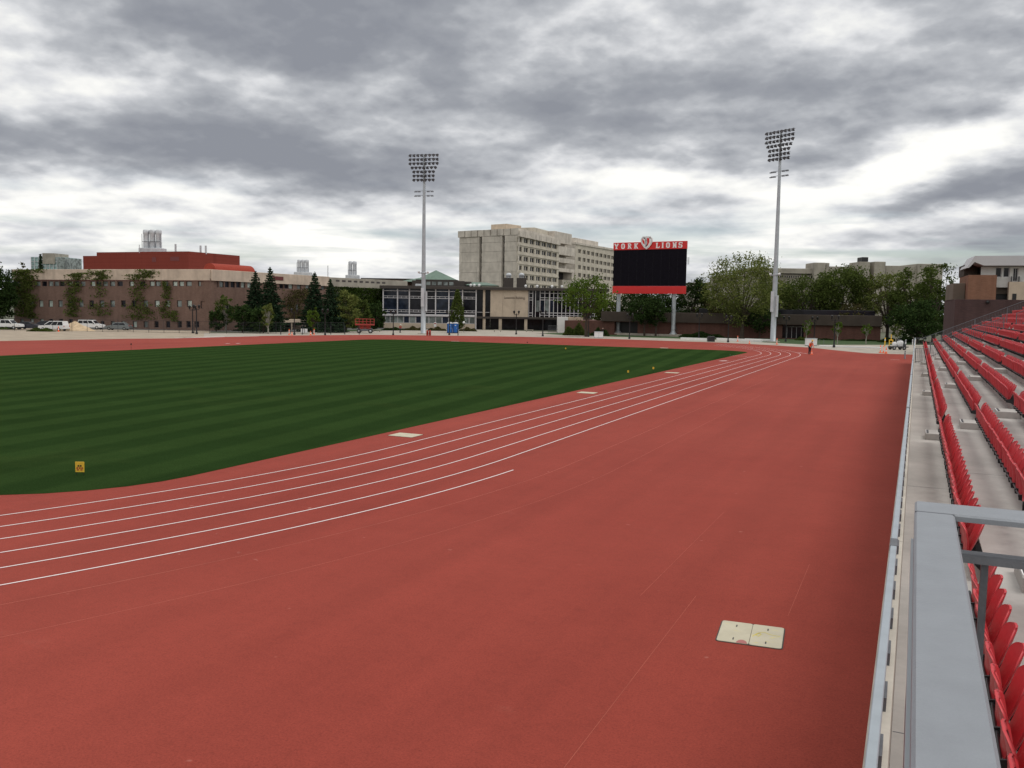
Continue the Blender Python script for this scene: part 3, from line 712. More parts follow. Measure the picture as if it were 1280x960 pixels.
def boundary_sign(P):
    o = empty('marker_sign', (P.x,P.y,0), R(24), 'small yellow warning sign with red and black print standing on the grass', 'sign')
    MB().bbox(-.14,.14,-.01,.01,.10,.42,.006).build('board', MT['yellow'], o)
    f = MB()
    for i in range(3): f.box(-.10+.075*i,-.045+.075*i,-.0125,-.0102,.20,.25)
    f.box(-.09,-.02,-.0125,-.0102,.15,.185); f.box(.02,.09,-.0125,-.0102,.15,.185); f.build('red_print', MT['redpaint'], o)
    f = MB(); f.box(-.06,-.01,-.0125,-.0102,.28,.32); f.box(.01,.06,-.0125,-.0102,.28,.32); f.box(-.07,.07,-.0125,-.0102,.265,.275); f.build('black_print', MT['black'], o)
    for x in (-.11,.11): MB().cyl(x,0,0,.11,.008,n=6).build('leg', MT['black'], o)
boundary_sign(G(100,594))
def small_marker(P, lab, h=.5, mat='yellow'):
    o = empty('marker_flag', (P.x,P.y,0), R(20), lab, 'marker', 'small markers at the grass edge')
    MB().cyl(0,0,0,h,.012,n=6).build('stake', MT['black'], o)
    MB().bbox(-.07,.07,-.012,.012,h-.18,h,.006).build('board', MT[mat], o)
small_marker(G(785,469), 'small yellow marker on the grass, left one of a pair near the lane lines', .4)
small_marker(G(816.5,466), 'small yellow marker at the grass corner edge, right one of a pair')
small_marker(G(707,438.5), 'tiny yellow marker far out on the striped grass', .4)
small_marker(G(164,438), 'thin dark stake at the left far edge of the grass', .8, 'black')
small_marker(G(659,430), 'tiny dark marker at the far edge of the grass', .35, 'black')

def cone(P, lab, h=.75):
    o = empty('traffic_cone', (P.x,P.y,0), 0, lab, 'traffic cone', 'orange traffic cones round the track')
    MB().bbox(-.19,.19,-.19,.19,0,.04,.01).build('base', MT['orange'], o)
    MB().lathe([(.15,.04),(.13,.06),(.04,h-.01),(.0,h)], 12).build('body', MT['orange'], o)
    MB().lathe([(.108,h*.35),(.085,h*.53)], 12, (0,0,.0)).build('reflective_band', MT['letter'], o)
def drum(P, lab, h=1.05, mat='orange'):
    o = empty('delineator', (P.x,P.y,0), 0, lab, 'delineator post', 'orange channelizer posts round the track')
    MB().lathe([(.22,0),(.22,.08),(.08,.10),(.06,h),(.0,h)], 12).build('post', MT[mat], o)
    MB().lathe([(.073,h*.6),(.068,h*.75)], 12).lathe([(.080,h*.35),(.076,h*.5)], 12).build('reflective_band', MT['letter'], o)
for x, y, lab in [(361.5,418.6,'orange post beside the entrance canopy of the brick building, the taller left one'),(392.6,418.2,'orange post just right of the small bright green sapling'),(922,426.8,'orange post on the pale kerb below the big elm'),(1100.4,441,'orange and white post, left one of two beside the white tank cart'),(1104.3,441.4,'orange and white post, right one of two beside the white tank cart'),(971,430.6,'orange and white post beside the foot of the right floodlight mast'),(972.5,430.2,'orange post touching the right floodlight mast base')][:6]:
    drum(G(x,y), lab)
for x, y, lab, h in [(365,419,'short orange cone beside the tall orange post at the entrance canopy',.6),(388.2,418.8,'orange cone left of the orange post near the small sapling',.75),(1107.6,441.9,'orange cone right of the two orange and white posts',.85),(936.8,429.6,'small orange cone on the kerb between the elm and the right mast',.5),(1014.6,443,'small orange cone at the feet of the worker in the orange vest',.5),(73.2,414.5,'orange cone in front of the white minivan',1.0)]:
    cone(G(x,y), lab, h)
for x, lab in ((534.2,'red drum barrel right of the left floodlight mast, left one of two'),(537.4,'red drum barrel right of the left floodlight mast, right one of two')):
    P = G(x,419.2); o = empty('drum_barrel', (P.x,P.y,0), 0, lab, 'barrel', 'red barrels beside the left mast')
    MB().lathe([(.20,0),(.22,.05),(.20,.3),(.22,.32),(.19,.6),(.21,.62),(.17,.98),(.0,1.0)], 14).build('body', MT['redpaint'], o)
    MB().lathe([(.205,.40),(.195,.50)], 14).build('band', MT['orange'], o)

# bollard by the stand end
P = G(1131,448.6); o = empty('bollard', (P.x,P.y,0), 0, 'plain grey steel bollard on the track beside the stand corner', 'bollard')
MB().lathe([(.14,0),(.14,.03),(.075,.03),(.075,.95),(.05,1.0),(0,1.01)], 14).build('post', MT['alumd'], o)
MB().lathe([(.078,.75),(.078,.85)], 14).build('band', MT['steel'], o)

# lamps --------------------------------------------------------------
def lamp_post():
    r = empty('street_lamp')
    MB().lathe([(.2,0),(.2,.25),(.13,.35),(.10,1.0),(.08,4.1),(.1,4.15)], 10).build('pole', MT['black'], r)
    a = MB(); a.tube([(-.48,0,4.15),(-.48,0,3.95),(.48,0,3.95),(.48,0,4.15)], .05, 6); a.tube([(0,0,4.0),(0,0,4.2)], .04, 6); a.build('crossarm', MT['black'], r)
    for x in (-.48,.48):
        l = MB(); l.lathe([(.12,4.15),(.21,4.55),(.25,4.58),(.06,4.78),(0,4.8)], 8, (x,0,0)); l.build('lantern', MT['blackp'], r)
    return r
lp = lamp_post(); first = True
LAMPS = [(241,416.6,'black twin-lantern lamp post before the brick corner, left one of a close pair'),(245.8,417.6,'black twin-lantern lamp post before the brick corner, right one of a close pair'),
 (368,418.6,'black twin lamp post in front of the brick building entrance canopy'),(406.4,418.8,'black twin lamp post in front of the dark spruces'),(491.5,418.8,'black twin lamp post left of the left floodlight mast'),
 (561.6,418.8,'black twin lamp post standing by the blue portable toilets'),(645.2,418,'black twin lamp post in front of the beige sign wall'),(678.4,420.3,'black twin lamp post just right of the sign wall'),
 (735.5,421,'black lamp post in front of the trees left of the scoreboard'),(786.7,423.6,'black twin lamp post between the two scoreboard legs'),(873.4,424.4,'black twin lamp post right of the scoreboard, nearest to it'),
 (910,427.9,'black twin lamp post left of the right floodlight mast'),(982,427,'black twin lamp post right of the right floodlight mast, near the doors'),(1017.5,426,'black lamp post behind the white utility cabinet on the lawn'),
 (1042.4,434.3,'nearest black twin lamp post, at the kerb behind the worker'),(1110,427,'black lamp post at the right corner of the low brick building')]
for x, y, lab in LAMPS:
    o = lp if first else copy_tree(lp); first = False
    P = G(x,y); o.location = (P.x,P.y,0); o.rotation_euler = (0,0,YAW+random.uniform(-.3,.3))
    D = P.dot(FWD); h = {1042:10.8}.get(int(x),9.6)
    top = ZAT(x, {241:381.5,245:380.5,368:385.5,406:386,491:387,561:387,645:388,678:387.5,735:392,786:391.5,873:391.5,910:394,982:395,1017:395.5,1042:393.5,1110:395}[int(x)], P)
    o.scale = (top/4.8*.9+.1, top/4.8*.9+.1, top/4.8)
    tag(o, lab, 'street lamp', 'black twin lantern lamp posts round the far end')

# floodlight masts ----------------------------------------------------
def mast(P, H, rz, label, scale=1.):
    r = empty('floodlight_mast', (P.x,P.y,0), rz, label, 'floodlight mast', 'tall floodlight masts at the far bend')
    MB().lathe([(.62,0),(.62,.12),(.50,.14),(.47,5),(.40,14),(.30,26),(.20,H-.2),(0,H)], 16).build('pole', MT['steel'], r)
    rows = [8,8,8,7,6,6,6]; top = H-.4
    lamp = MB(); lamp.lathe([(0,.0),(.13,.02),(.17,.12),(.31,.34),(.33,.36)], 10, (0,0,0), 'y').build
    lm = MB(); lm.lathe([(.0,-.30),(.12,-.28),(.16,-.15),(.31,.10),(.33,.14),(.30,.13),(0,.12)], 12, (0,0,0), 'y')
    first_l = None
    for i, n in enumerate(rows):
        z = top-i*.80*scale; w = (n-1)*.80*scale
        off = 0 if n != 7 else .0
        arms = MB(); arms.box(-w/2-.1,w/2+.1,-.05,.05,z+.24,z+.34)
        for k in range(n):
            x = -w/2+k*.80*scale
            if first_l is None: first_l = lm.build('floodlight', MT['lampgrey'], r, (x,-.40,z)); l = first_l
            else: l = first_l.copy(); COL.objects.link(l); l.location = (x,-.40,z)
            l.rotation_euler = (R(28),0,random.uniform(-.5,.5)+PI)
            arms.tube([(x,-.05,z+.28),(x,-.36,z+.08)], .035, 5)
        arms.build('crossarm', MT['alumd'], r)
    for z in (top-6.9*scale-.05, top-7.8*scale):
        arms = MB(); arms.box(-1.9*scale,-.3,-.04,.04,z+.1,z+.17); arms.box(.5,1.9*scale,-.04,.04,z+.1,z+.17); arms.box(-.3,.5,-.03,.03,z+.10,z+.14)
        for x in (-1.7,-1.0,.9,1.7): arms.box(x*scale-.28,x*scale+.28,-.3,.0,z-.12,z+.02)
        arms.build('crossarm', MT['alumd'], r)
    MB().bbox(-.30,.30,-.75,-.46,5.5,9.2,.03).build('control_cabinet', MT['stack'], r)
    MB().bbox(.45,.75,-.3,.2,4.6,8.5,.03).build('side_cabinet', MT['stack'], r)
    MB().lathe([(.42,12.0),(.45,12.02),(.45,12.4),(.42,12.42)], 14).box(-1.05,-.42,-.1,.1,12.1,12.3).box(.42,1.05,-.1,.1,12.1,12.3).build('collar', MT['steel'], r)
    for x in (-.95,.95): MB().lathe([(0,-.2),(.2,-.15),(.25,.1),(.18,.2),(0,.22)], 8, (x,-.2,12.35)).build('speaker', MT['wht'], r)
    MB().slab([(-.9,-.9),(.9,-.9),(.9,.9),(-.9,.9)], -.02, .14).build('footing', MT['apron'], r)
PL = G(529,417.5); PR_ = G(966,427.5)
mast(PL, ZAT(531,192.5,PL), YAW+R(-12), 'left floodlight mast, tall grey pole in front of the glass fronted building')
mast(PR_, ZAT(974.5,162.5,PR_), YAW+R(-53), 'right floodlight mast, tall grey pole right of the scoreboard')

# scoreboard -----------------------------------------------------------
SA, SB = AT(765,196), AT(855.3,187.5)
def frame_rot(P0, P1): d = P1-P0; return math.atan2(d.y, d.x), math.hypot(d.x, d.y)
class Frame:
    def __init__(s, P0, P1): s.P0 = Vector((P0.x,P0.y,0)); s.rz, s.L = frame_rot(P0, P1); s.e = Vector((math.cos(s.rz),math.sin(s.rz),0)); s.n = Vector((-s.e.y,s.e.x,0))
    def uz(s, x, y, off=0.):        # where the sight line through (x, y) meets the wall plane (pushed back by off)
        d = ray(x,y); k = (s.P0+s.n*off-CAMP).dot(s.n)/d.dot(s.n); q = CAMP+d*k; return (q-s.P0).dot(s.e), q.z
    def u(s, x, y=390, off=0.): return s.uz(x,y,off)[0]
    def z(s, x, y, off=0.): return s.uz(x,y,off)[1]
FS = Frame(SA, SB)
sb = empty('scoreboard', SA, FS.rz, 'large black scoreboard with red YORK LIONS header on two grey posts', 'scoreboard')
W = FS.L; zb = FS.z(765,366.8); zt2 = FS.z(765,303.6); zr0 = FS.z(765,357.6); zh = FS.z(765,312.8)
MB().bbox(0,W,0,.42,zr0+.02,zh-.02,.03).build('screen', MT['screen'], sb)
g_ = MB()
for i in range(1,9): g_.box(W*i/9-.006,W*i/9+.006,-.004,.0,zr0+.1,zh-.1)
g_.build('screen_joints', MT['blackp'], sb)
MB().bbox(-.06,W+.06,-.08,.45,zb,zr0,.02).build('lower_red_panel', MT['signred'], sb)
MB().bbox(-.06,W+.06,-.08,.45,zh,zt2,.02).build('header_panel', MT['signred'], sb)
# slab-serif letters from strokes
def letter(ch, x, z, w, h, t):
    mb = MB(); y0, y1 = -.14, -.082
    B = lambda a,b_,c_,d: mb.box(x+a, x+b_, y0, y1, z+c_, z+d)
    def diag(ax,az,bx,bz,tt): mb.prism([(x+ax-tt/2,z+az),(x+ax+tt/2,z+az),(x+bx+tt/2,z+bz),(x+bx-tt/2,z+bz)], y0+.003, y1)
    s = t*.55
    if ch == 'L': B(.1*w,.1*w+t,s,h-s); B(0,w*.55,h-s,h); B(0,w,0,s); B(w-s,w,s,h*.38)
    elif ch == 'I': B(.5*w-t/2,.5*w+t/2,s,h-s); B(.15*w,.85*w,0,s); B(.15*w,.85*w,h-s,h)
    elif ch == 'Y': B(.5*w-t/2,.5*w+t/2,s,h*.45); B(.22*w,.78*w,0,s); diag(.5*w,h*.42,.12*w,h-s,t*1.1); diag(.5*w,h*.42,.88*w,h-s,t*1.1); B(-.08*w,.34*w,h-s,h); B(.66*w,1.08*w,h-s,h)
    elif ch == 'O':
        B(0,t,h*.2,h*.8); B(w-t,w,h*.2,h*.8); B(w*.22,w*.78,0,t*.8); B(w*.22,w*.78,h-t*.8,h)
        for a,b_,c_,d in ((t*.0,h*.2,w*.22,0),(w,h*.2,w*.78,0)): mb.prism([(x+a,z+b_),(x+c_,z+d),(x+c_,z+t*.8),(x+(t if a == 0 else w-t),z+h*.2)], y0, y1)
        for a,b_,c_,d in ((0,h*.8,w*.22,h),(w,h*.8,w*.78,h)): mb.prism([(x+a,z+b_),(x+c_,z+d),(x+c_,z+h-t*.8),(x+(t if a == 0 else w-t),z+h*.8)], y0, y1)
    elif ch == 'R':
        B(.08*w,.08*w+t,s,h-s); B(-.03*w,.45*w,0,s); B(-.03*w,.70*w,h-s,h); B(w*.78-t*.5,w*.78+t*.45,h*.58,h-s*1.0); B(.08*w+t,.75*w,h*.45,h*.45+s); diag(.55*w,h*.45,.80*w,s,t); B(.68*w,1.05*w,0,s)
    elif ch == 'K':
        B(.08*w,.08*w+t,s,h-s); B(-.03*w,.42*w,0,s); B(-.03*w,.42*w,h-s,h); diag(.36*w,h*.45,.82*w,h-s,t); diag(.42*w,h*.55,.84*w,s,t); B(.62*w,1.04*w,h-s,h); B(.66*w,1.08*w,0,s)
    elif ch == 'N':
        B(.08*w,.08*w+t*.9,s,h-s); B(w*.92-t*.9,w*.92,0,h-s); diag(.16*w,h-s,w*.86,0,t*1.1); B(-.04*w,.40*w,0,s); B(-.04*w,.3*w,h-s,h); B(.62*w,1.06*w,h-s,h)
    elif ch == 'S':
        B(w*.12,w*.88,0,s*1.2); B(w*.12,w*.88,h-s*1.2,h); B(w*.12,w*.88,h*.5-s*.6,h*.5+s*.6); B(0,t,h*.55,h*.88); B(w-t,w,h*.12,h*.45); B(0,s*.9,0,h*.32); B(w-s*.9,w,h*.68,h)
    return mb
hh = (zt2-zh)*.72; zz0 = zh+(zt2-zh)*.14
# letter centres measured in the photograph's columns
for ch, xc in zip('YORKLIONS', (770.7,780.2,788.9,797.5,823.2,830.2,838.9,848.0,855.0)):
    xx = {770.7:770.3}.get(xc,xc)
    u = FS.u({770.7:770.9,780.2:779.1,788.9:787.3,797.5:795.3,823.2:822.4,830.2:828.6,838.9:835.2,848.0:843.6,855.0:850.8}[xc],308)
    w = hh*.74 if ch != 'I' else hh*.5
    l = letter(ch, u-w/2, zz0, w, hh, hh*.25).build('letter', MT['letter'], sb)
# crest
uc = FS.u(808.8,308); cw = FS.u(816.5,308)-FS.u(801.2,308); ct = FS.z(808.8,295.4); cb_ = FS.z(808.8,311.6)
def shield(k, y0, y1, mb=None):
    mb = mb or MB(); w = cw/2*k; mid = (ct+cb_)/2; H = (ct-cb_)*k; t = mid+H/2+.0; b_ = mid-H/2
    pts = [(-.62*w,t*1.),( -.25*w,t-.02*H),(0,t+.0*H),(.25*w,t-.02*H),(.62*w,t),(.95*w,t-.18*H),(.98*w,t-.38*H),(.78*w,t-.62*H),(.42*w,t-.86*H),(0,b_),(-.42*w,t-.86*H),(-.78*w,t-.62*H),(-.98*w,t-.38*H),(-.95*w,t-.18*H)]
    mb.prism([(uc+a,b2) for a,b2 in pts], y0, y1); return mb
cr = shield(1.0,-.34,-.15).build('crest', MT['letter'], sb)
shield(.90,-.347,-.341).build('outline', MT['silver'], cr)
shield(.84,-.353,-.348).build('shield', MT['letter'], cr)
H = ct-cb_; w = cw/2
MB().prism([(uc+a*w,cb_+b_*H) for a,b_ in [(.05,.86),(.42,.84),(.46,.55),(.22,.28),(.02,.22),(.10,.5)]], -.362, -.354).build('red_mane', MT['signred'], cr)
MB().prism([(uc+a*w,cb_+b_*H) for a,b_ in [(-.70,.84),(-.36,.62),(-.30,.36),(-.50,.42),(-.72,.62)]], -.362, -.354).build('red_side', MT['signred'], cr)
MB().prism([(uc+a*w,cb_+b_*H) for a,b_ in [(-.26,.86),(.0,.86),(.06,.52),(-.02,.26),(-.22,.22),(-.30,.5)]], -.366, -.356).build('grey_face', MT['silver'], cr)
k = MB(); k.prism([(uc+a*w,cb_+b_*H) for a,b_ in [(-.62,.88),(-.30,.90),(-.22,.76),(-.34,.80)]], -.372, -.367); k.prism([(uc+a*w,cb_+b_*H) for a,b_ in [(.40,.90),(.66,.88),(.60,.78)]], -.372, -.367)
k.box(uc-.14*w,uc-.02*w,-.372,-.367,cb_+.62*H,cb_+.68*H); k.prism([(uc+a*w,cb_+b_*H) for a,b_ in [(-.05,.30),(.10,.40),(.14,.34),(.02,.20),(-.2,.16)]], -.372, -.367); k.build('dark_marks', MT['black'], cr)
for xc, yb in ((773.2,419.3),(842.4,420)):
    u = FS.u(xc,380,.95); MB().lathe([(.85,0.42),(.80,.5),(.52,.8),(.44,1.2),(.42,zb)], 16, (u,.95,0)).build('post', MT['steel'], sb)
m = MB()
for i in range(7): 
    z = FS.z(856,322+i*1.3); m.box(W+.06,W+.50,.3,.36,z-.04,z+.02)
m.box(W+.46,W+.52,.3,.36,FS.z(856,330.5),FS.z(856,321.5)); m.build('side_ladder', MT['alumd'], sb)
u0, u1 = FS.u(763,415,.5), FS.u(851,415,.5)
MB().bbox(u0,u1,-.9,2.0,-.02,.42,.04).build('footing', MT['apron'], sb)
for cab_ in ([(FS.u(769,400,.3),.3,.4),(FS.u(768,400,.3)-.3,.1,1.0),(FS.u(771,400,.3),.2,1.5)], [(FS.u(844,400,.3),.2,.4),(FS.u(848,400,.3),.1,.9),(FS.u(845,400,.3),.2,2.2)]): MB().tube(cab_, .05, 5).build('cable', MT['hose'], sb)

# ------------------------------------------------------------------ buildings
def holed(mb, L, H, rects, z0=0., depth=.35, y=0., u0=0.):
    """front wall in the plane y with real openings (rects u0,u1,z0,z1) and reveals"""
    xs = sorted({u0,L}|{a for r in rects for a in r[:2]}); zs = sorted({z0,H}|{a for r in rects for a in r[2:4]})
    for i in range(len(xs)-1):
        for k in range(len(zs)-1):
            cx, cz = (xs[i]+xs[i+1])/2, (zs[k]+zs[k+1])/2
            if xs[i+1]-xs[i] < 1e-6 or zs[k+1]-zs[k] < 1e-6: continue
            if any(r[0] < cx < r[1] and r[2] < cz < r[3] for r in rects): continue
            mb.add([(xs[i],y,zs[k]),(xs[i+1],y,zs[k]),(xs[i+1],y,zs[k+1]),(xs[i],y,zs[k+1])], [(0,1,2,3)])
    for a,b_,c_,d in rects:
        mb.add([(a,y,c_),(b_,y,c_),(b_,y,d),(a,y,d),(a,y+depth,c_),(b_,y+depth,c_),(b_,y+depth,d),(a,y+depth,d)],
               [(0,4,5,1),(1,5,6,2),(2,6,7,3),(3,7,4,0)])
    return mb
def shellbox(mb, L, H, D, z0=0., y=0., u0=0., front=False):   # the other five sides
    mb.add([(u0,y,z0),(L,y,z0),(L,D,z0),(u0,D,z0),(u0,y,H),(L,y,H),(L,D,H),(u0,D,H)], [(4,5,6,7),(1,2,6,5),(2,3,7,6),(3,0,4,7)]+([(0,1,5,4)] if front else []))
    return mb
def window(parent, r, glass, frame='frame', depth=.30, y=0., bar=None):
    a,b_,c_,d = r; fw = min(.09,(b_-a)*.12)
    m = MB(); yy0, yy1 = y+depth-.08, y+depth
    m.box(a,a+fw,yy0,yy1,c_,d).box(b_-fw,b_,yy0,yy1,c_,d).box(a+fw,b_-fw,yy0,yy1,c_,c_+fw).box(a+fw,b_-fw,yy0,yy1,d-fw,d)
    if bar: m.box(a+(b_-a)*bar-fw/3,a+(b_-a)*bar+fw/3,yy0+.01,yy1,c_+fw,d-fw)
    f = m.build('window', MT[frame], parent)
    MB().add([(a+fw,yy1-.02,c_+fw),(b_-fw,yy1-.02,c_+fw),(b_-fw,yy1-.02,d-fw),(a+fw,yy1-.02,d-fw)], [(0,1,2,3)]).build('pane', MT[glass], f)

# --- long brown brick building on the left
A0, A1, A2 = AT(18,197), AT(263,179.5), AT(411,214)
FA = Frame(A0, A1); FB = Frame(A1, A2)
HB = FA.z(200,336.6); HF = FA.z(200,350.3)
lab_b = empty('brick_building', A0, FA.rz, 'long three storey brown brick building with pale concrete roof band and ivy, far left', 'building')
rects = []; specs = []
for i, x in enumerate([147,211,274,338,403,470,541,611,679,750,822,894,970,1047,1118,1195,1262]):
    xp = x/5.33; u = FA.u(xp,380); w = 1.2
    z0, z1 = FA.z(xp,383.8), FA.z(xp,375.4)
    rects.append((u-w/2-.05,u+w/2,z0,z1)); specs.append(['windark','winmid','winlight','winlight','winmid','windark','winmid','windark','winmid','winmid','windark','windark','winmid','winlight','winlight','winmid','winlight'][i])
for i, xp in enumerate([235.5,246]+[27.5,40,52,64,76.5,88.5,101.5,114,128,141,154]+[168.5,182,195.5,210,224.5]):
    u = FA.u(xp,404); w = 1.1
    rects.append((u-w/2,u+w/2,FA.z(xp,409.5 if xp > 120 else 407.5),FA.z(xp,401.5 if xp > 120 else 398.8))); specs.append(['windark','windark','winmid','winlight','winlight','windark','windark','windark','windark','windark','windark','winmid','winlight','winlight','winmid','windark','windark','windark'][i])
for xp in (240.5,254): 
    if xp == 240.5: u = FA.u(241,382)
for i, xp in enumerate([239.5,253.8]):
    u = FA.u(xp,380); 
    r = (u-.62,u+.55,FA.z(xp,385.5),FA.z(xp,376.6))
    if all(r[1] < q_[0] or r[0] > q_[1] or abs(r[2]-q_[2]) > 2 for q_ in rects): rects.append(r); specs.append('winlight')
# ribbon of upper windows
xr = [22,27,37,47.5,55.5,63.5,70.5,77.5,88,96,103.5,110,116,123.5,131.5,140.5,150,155.5,164.5,170,178,190,197.5,206.8,213.7,218.6,226.7,236,243,251,257]
ri = [0,2,0,1,0,1,1,0,2,0,1,0,2,0,1,1,0,1,2,1,0,2,1,1,1,2,2,1,0,1,1]
for xp, kk in zip(xr, ri):
    u = FA.u(xp,355); w = [1.45,1.4,1.25][kk]
    r = (u-w/2,u+w/2,FA.z(xp,357.8),FA.z(xp,351.6)); 
    if all(r[1] < q_[0] or r[0] > q_[1] or abs(r[2]-q_[2]) > 2 for q_ in rects): rects.append(r); specs.append(['windark','winmid','winlight'][kk])
wl = holed(MB(), FA.L, HF, rects); shellbox(wl, FA.L, HF, 28)
wl.build('wall', MT['brownbrick'], lab_b)
for r, g in zip(rects, specs): window(lab_b, r, g)
MB().bbox(-.15,FA.L+.0,-.22,27,HF+.0,HB,.05).build('concrete_band', MT['fascia'], lab_b)
MB().box(-.08,FA.L+.02,-.05,-.004,FA.z(200,351.2),HF-.01).build('maroon_trim', MT['maroon'], lab_b)
# rooftop penthouse and vault (parts of the building)
def loc_of(root_P, rz, P): d = P-root_P; c_, s_ = math.cos(-rz), math.sin(-rz); return (d.x*c_-d.y*s_, d.x*s_+d.y*c_)
Q0, Q1, Q2 = AT(105.8,214), AT(237,203), AT(300.5,218)
def rel(P): return loc_of(A0, FA.rz, Vector((P.x,P.y,0)))
zp = ZAT(200,314.6,AT(200,206))
zp1 = ZAT(114,319.8,AT(114,213))
qm = AT(122.8,212.5)
back = Vector((-math.sin(FA.rz), math.cos(FA.rz), 0))*14
poly = [rel(qm),rel(Q1),rel(Q2),rel(AT(299.5,236)),rel(AT(125,236))]
MB().slab(poly, HB-.5, zp).build('penthouse', MT['redmetal'], lab_b)
poly = [rel(Q0),rel(qm),rel(AT(123.5,226)),rel(AT(108,226))]
MB().slab(poly, HB-.5, zp1).build('penthouse_step', MT['redmetal'], lab_b)
a_, b_ = rel(AT(117,211)); 
def facebox(name, P0p, P1p, ya, yb, mat, parent, F, off=-.03, th=.06, root=(A0,)):
    pass
FP = Frame(Q0, Q1)
for (x0,x1,ya,yb,mt) in ((190,195,321.5,327.5,'maroon'),(213,224,321,326,'maroon')):
    pts = [FP.uz(x0,ya,-.02),FP.uz(x1,ya,-.02),FP.uz(x1,yb,-.02),FP.uz(x0,yb,-.02)]
    vs_ = []
    for off_ in (-.05,0.):
        for u, z in pts: P = FP.P0+FP.e*u+FP.n*off_; l = rel(P); vs_.append((l[0],l[1],z))
    MB().add(vs_, [(0,1,2,3),(7,6,5,4),(0,4,5,1),(1,5,6,2),(2,6,7,3),(3,7,4,0)]).build('louvre', MT[mt], lab_b)
# second facade, receding to the right
L2 = FB.L
bb = empty('brick_building', A1, FB.rz, 'receding wing of the brown brick building behind the dark spruces, with red entrance canopy', 'building')
rects = []; specs = []
for xp, kk in zip([270.5,277,284,291,298,304,312,352,358,363.5,366.5,373.8,384.5,404], [2,1,0,0,0,2,2,0,0,2,2,1,1,1]):
    w = 1.25 if xp < 320 else 1.45; u = FB.u(xp,357); rects.append((u-w/2,u+w/2,FB.z(xp,{1:359}.get(1)+ (xp-270)*.022),FB.z(xp,351.2+(xp-270)*.03))); specs.append(['windark','winmid','winlight'][kk])
rr2 = []
ss2 = []
for r, s_ in zip(rects, specs):
    if all(r[1] < q_[0]-.02 or r[0] > q_[1]+.02 for q_ in rr2): rr2.append(r); ss2.append(s_)
for xp, kk in ((362,1),(372,1),(284,0)):
    u = FB.u(xp,383); rr2.append((u-.7,u+.7,FB.z(xp,386.5),FB.z(xp,380))); ss2.append(['windark','winmid'][kk])
Hf2 = HF
wl = holed(MB(), L2, Hf2, rr2); shellbox(wl, L2, Hf2, 24); wl.build('wall', MT['brownbrick'], bb)
for r, g in zip(rr2, ss2): window(bb, r, g)
MB().bbox(.25,L2,-.22,24,HF+.003,HB-.003,.05).build('concrete_band', MT['fascia'], bb)
u = FB.u(348,350); u2 = FB.u(352.5,350); MB().box(u2,FB.u(353,350)+.0,-.3,-.24,HB-1.8,HB-.1)
MB().box(FB.u(340,345),FB.u(353,345),-.30,-.225,FB.z(345,350.2),FB.z(345,345.5)).build('red_sign_panel', MT['maroon'], bb)
u0, u1 = FB.u(355,400,-4), FB.u(383,400,-4)
MB().box(u0,u1,-4.0,-.01,FB.z(370,403,-4),FB.z(370,399.4,-4)).build('entrance_canopy', MT['panel'], bb)
MB().box(u1-.7,u1-.1,-3.9,-.02,0,FB.z(370,403.05,-4)).build('canopy_support', MT['panel'], bb)
for uu in (u0+.1,u0+2.6): MB().box(uu,uu+.22,-3.9,-3.68,0,FB.z(370,403.05,-4)).build('canopy_support', MT['panel'], bb)
MB().box(u0+.4,u1-.8,-.12,-.02,0,2.6).build('entrance_glazing', MT['windark'], bb)
# red barrel vault on this roof
v0, v1 = FB.uz(262,338,5)[0], FB.uz(318,338,5)[0]
rv = 1.55; m = MB(); n = 12; vs_ = []
yc = 6.5
for uu in (v0+1.5, v1): 
    for i in range(n+1): a = PI*i/n; vs_.append((uu, yc-rv*1.1*math.cos(a), HB+.15+rv*.95*math.sin(a)))
m.add(vs_, [(i,i+n+1,i+n+2,i+1) for i in range(n)], True); m.add(vs_[:n+1], [tuple(range(n+1))]); m.add(vs_[n+1:], [tuple(range(n,-1,-1))])
m.build('barrel_vault', MT['vault'], bb)
# exhaust stacks
def exhaust_cluster(x0, x1, yt, yb, D, n, label):
    P = AT((x0+x1)/2, D); w = (x1-x0)*D/FPX; z0 = ZAT(x0,yb,P); z1 = ZAT(x0,yt,P)
    r = empty('exhaust_stack', (P.x,P.y,z0), YAW, label, 'exhaust stack', 'metal exhaust stacks on the brick building roof')
    H = z1-z0; rad = w/n/2*1.0
    MB().bbox(-w/2-.6,w/2+.6,-1.4,1.4,-.6,H*.16,.1).build('plinth', MT['stack'], r)
    for i in range(n):
        x = -w/2+rad+(w-2*rad)*i/max(1,n-1)
        MB().lathe([(rad*.95,H*.16),(rad*.95,H*.42),(rad*.88,H*.46),(rad*.88,H*.78),(rad*.98,H*.82),(rad*.98,H*.96),(rad*.7,H),(rad*.5,H*.98)], 14, (x,0,0)).build('flue', MT['stack'], r)
    m = MB()
    for zz_ in (.44,): m.box(-w/2,w/2,-rad*1.15,-rad*1.02,H*zz_,H*zz_+.10)
    for x in (-w/2,w/2-.1): m.box(x,x+.1,-rad*1.15,-rad*1.02,0,H*.8)
    m.build('frame', MT['alumd'], r)
exhaust_cluster(181,204,287,314.5,212,3,'three round metal flues with wide caps on top of the red penthouse')
exhaust_cluster(372,386.5,324.5,343,235,3,'metal exhaust bank on the roof behind the right-hand spruces, left of two')
exhaust_cluster(435.5,446,326.5,347,255,2,'metal exhaust bank on the ivy covered roof, right of two')
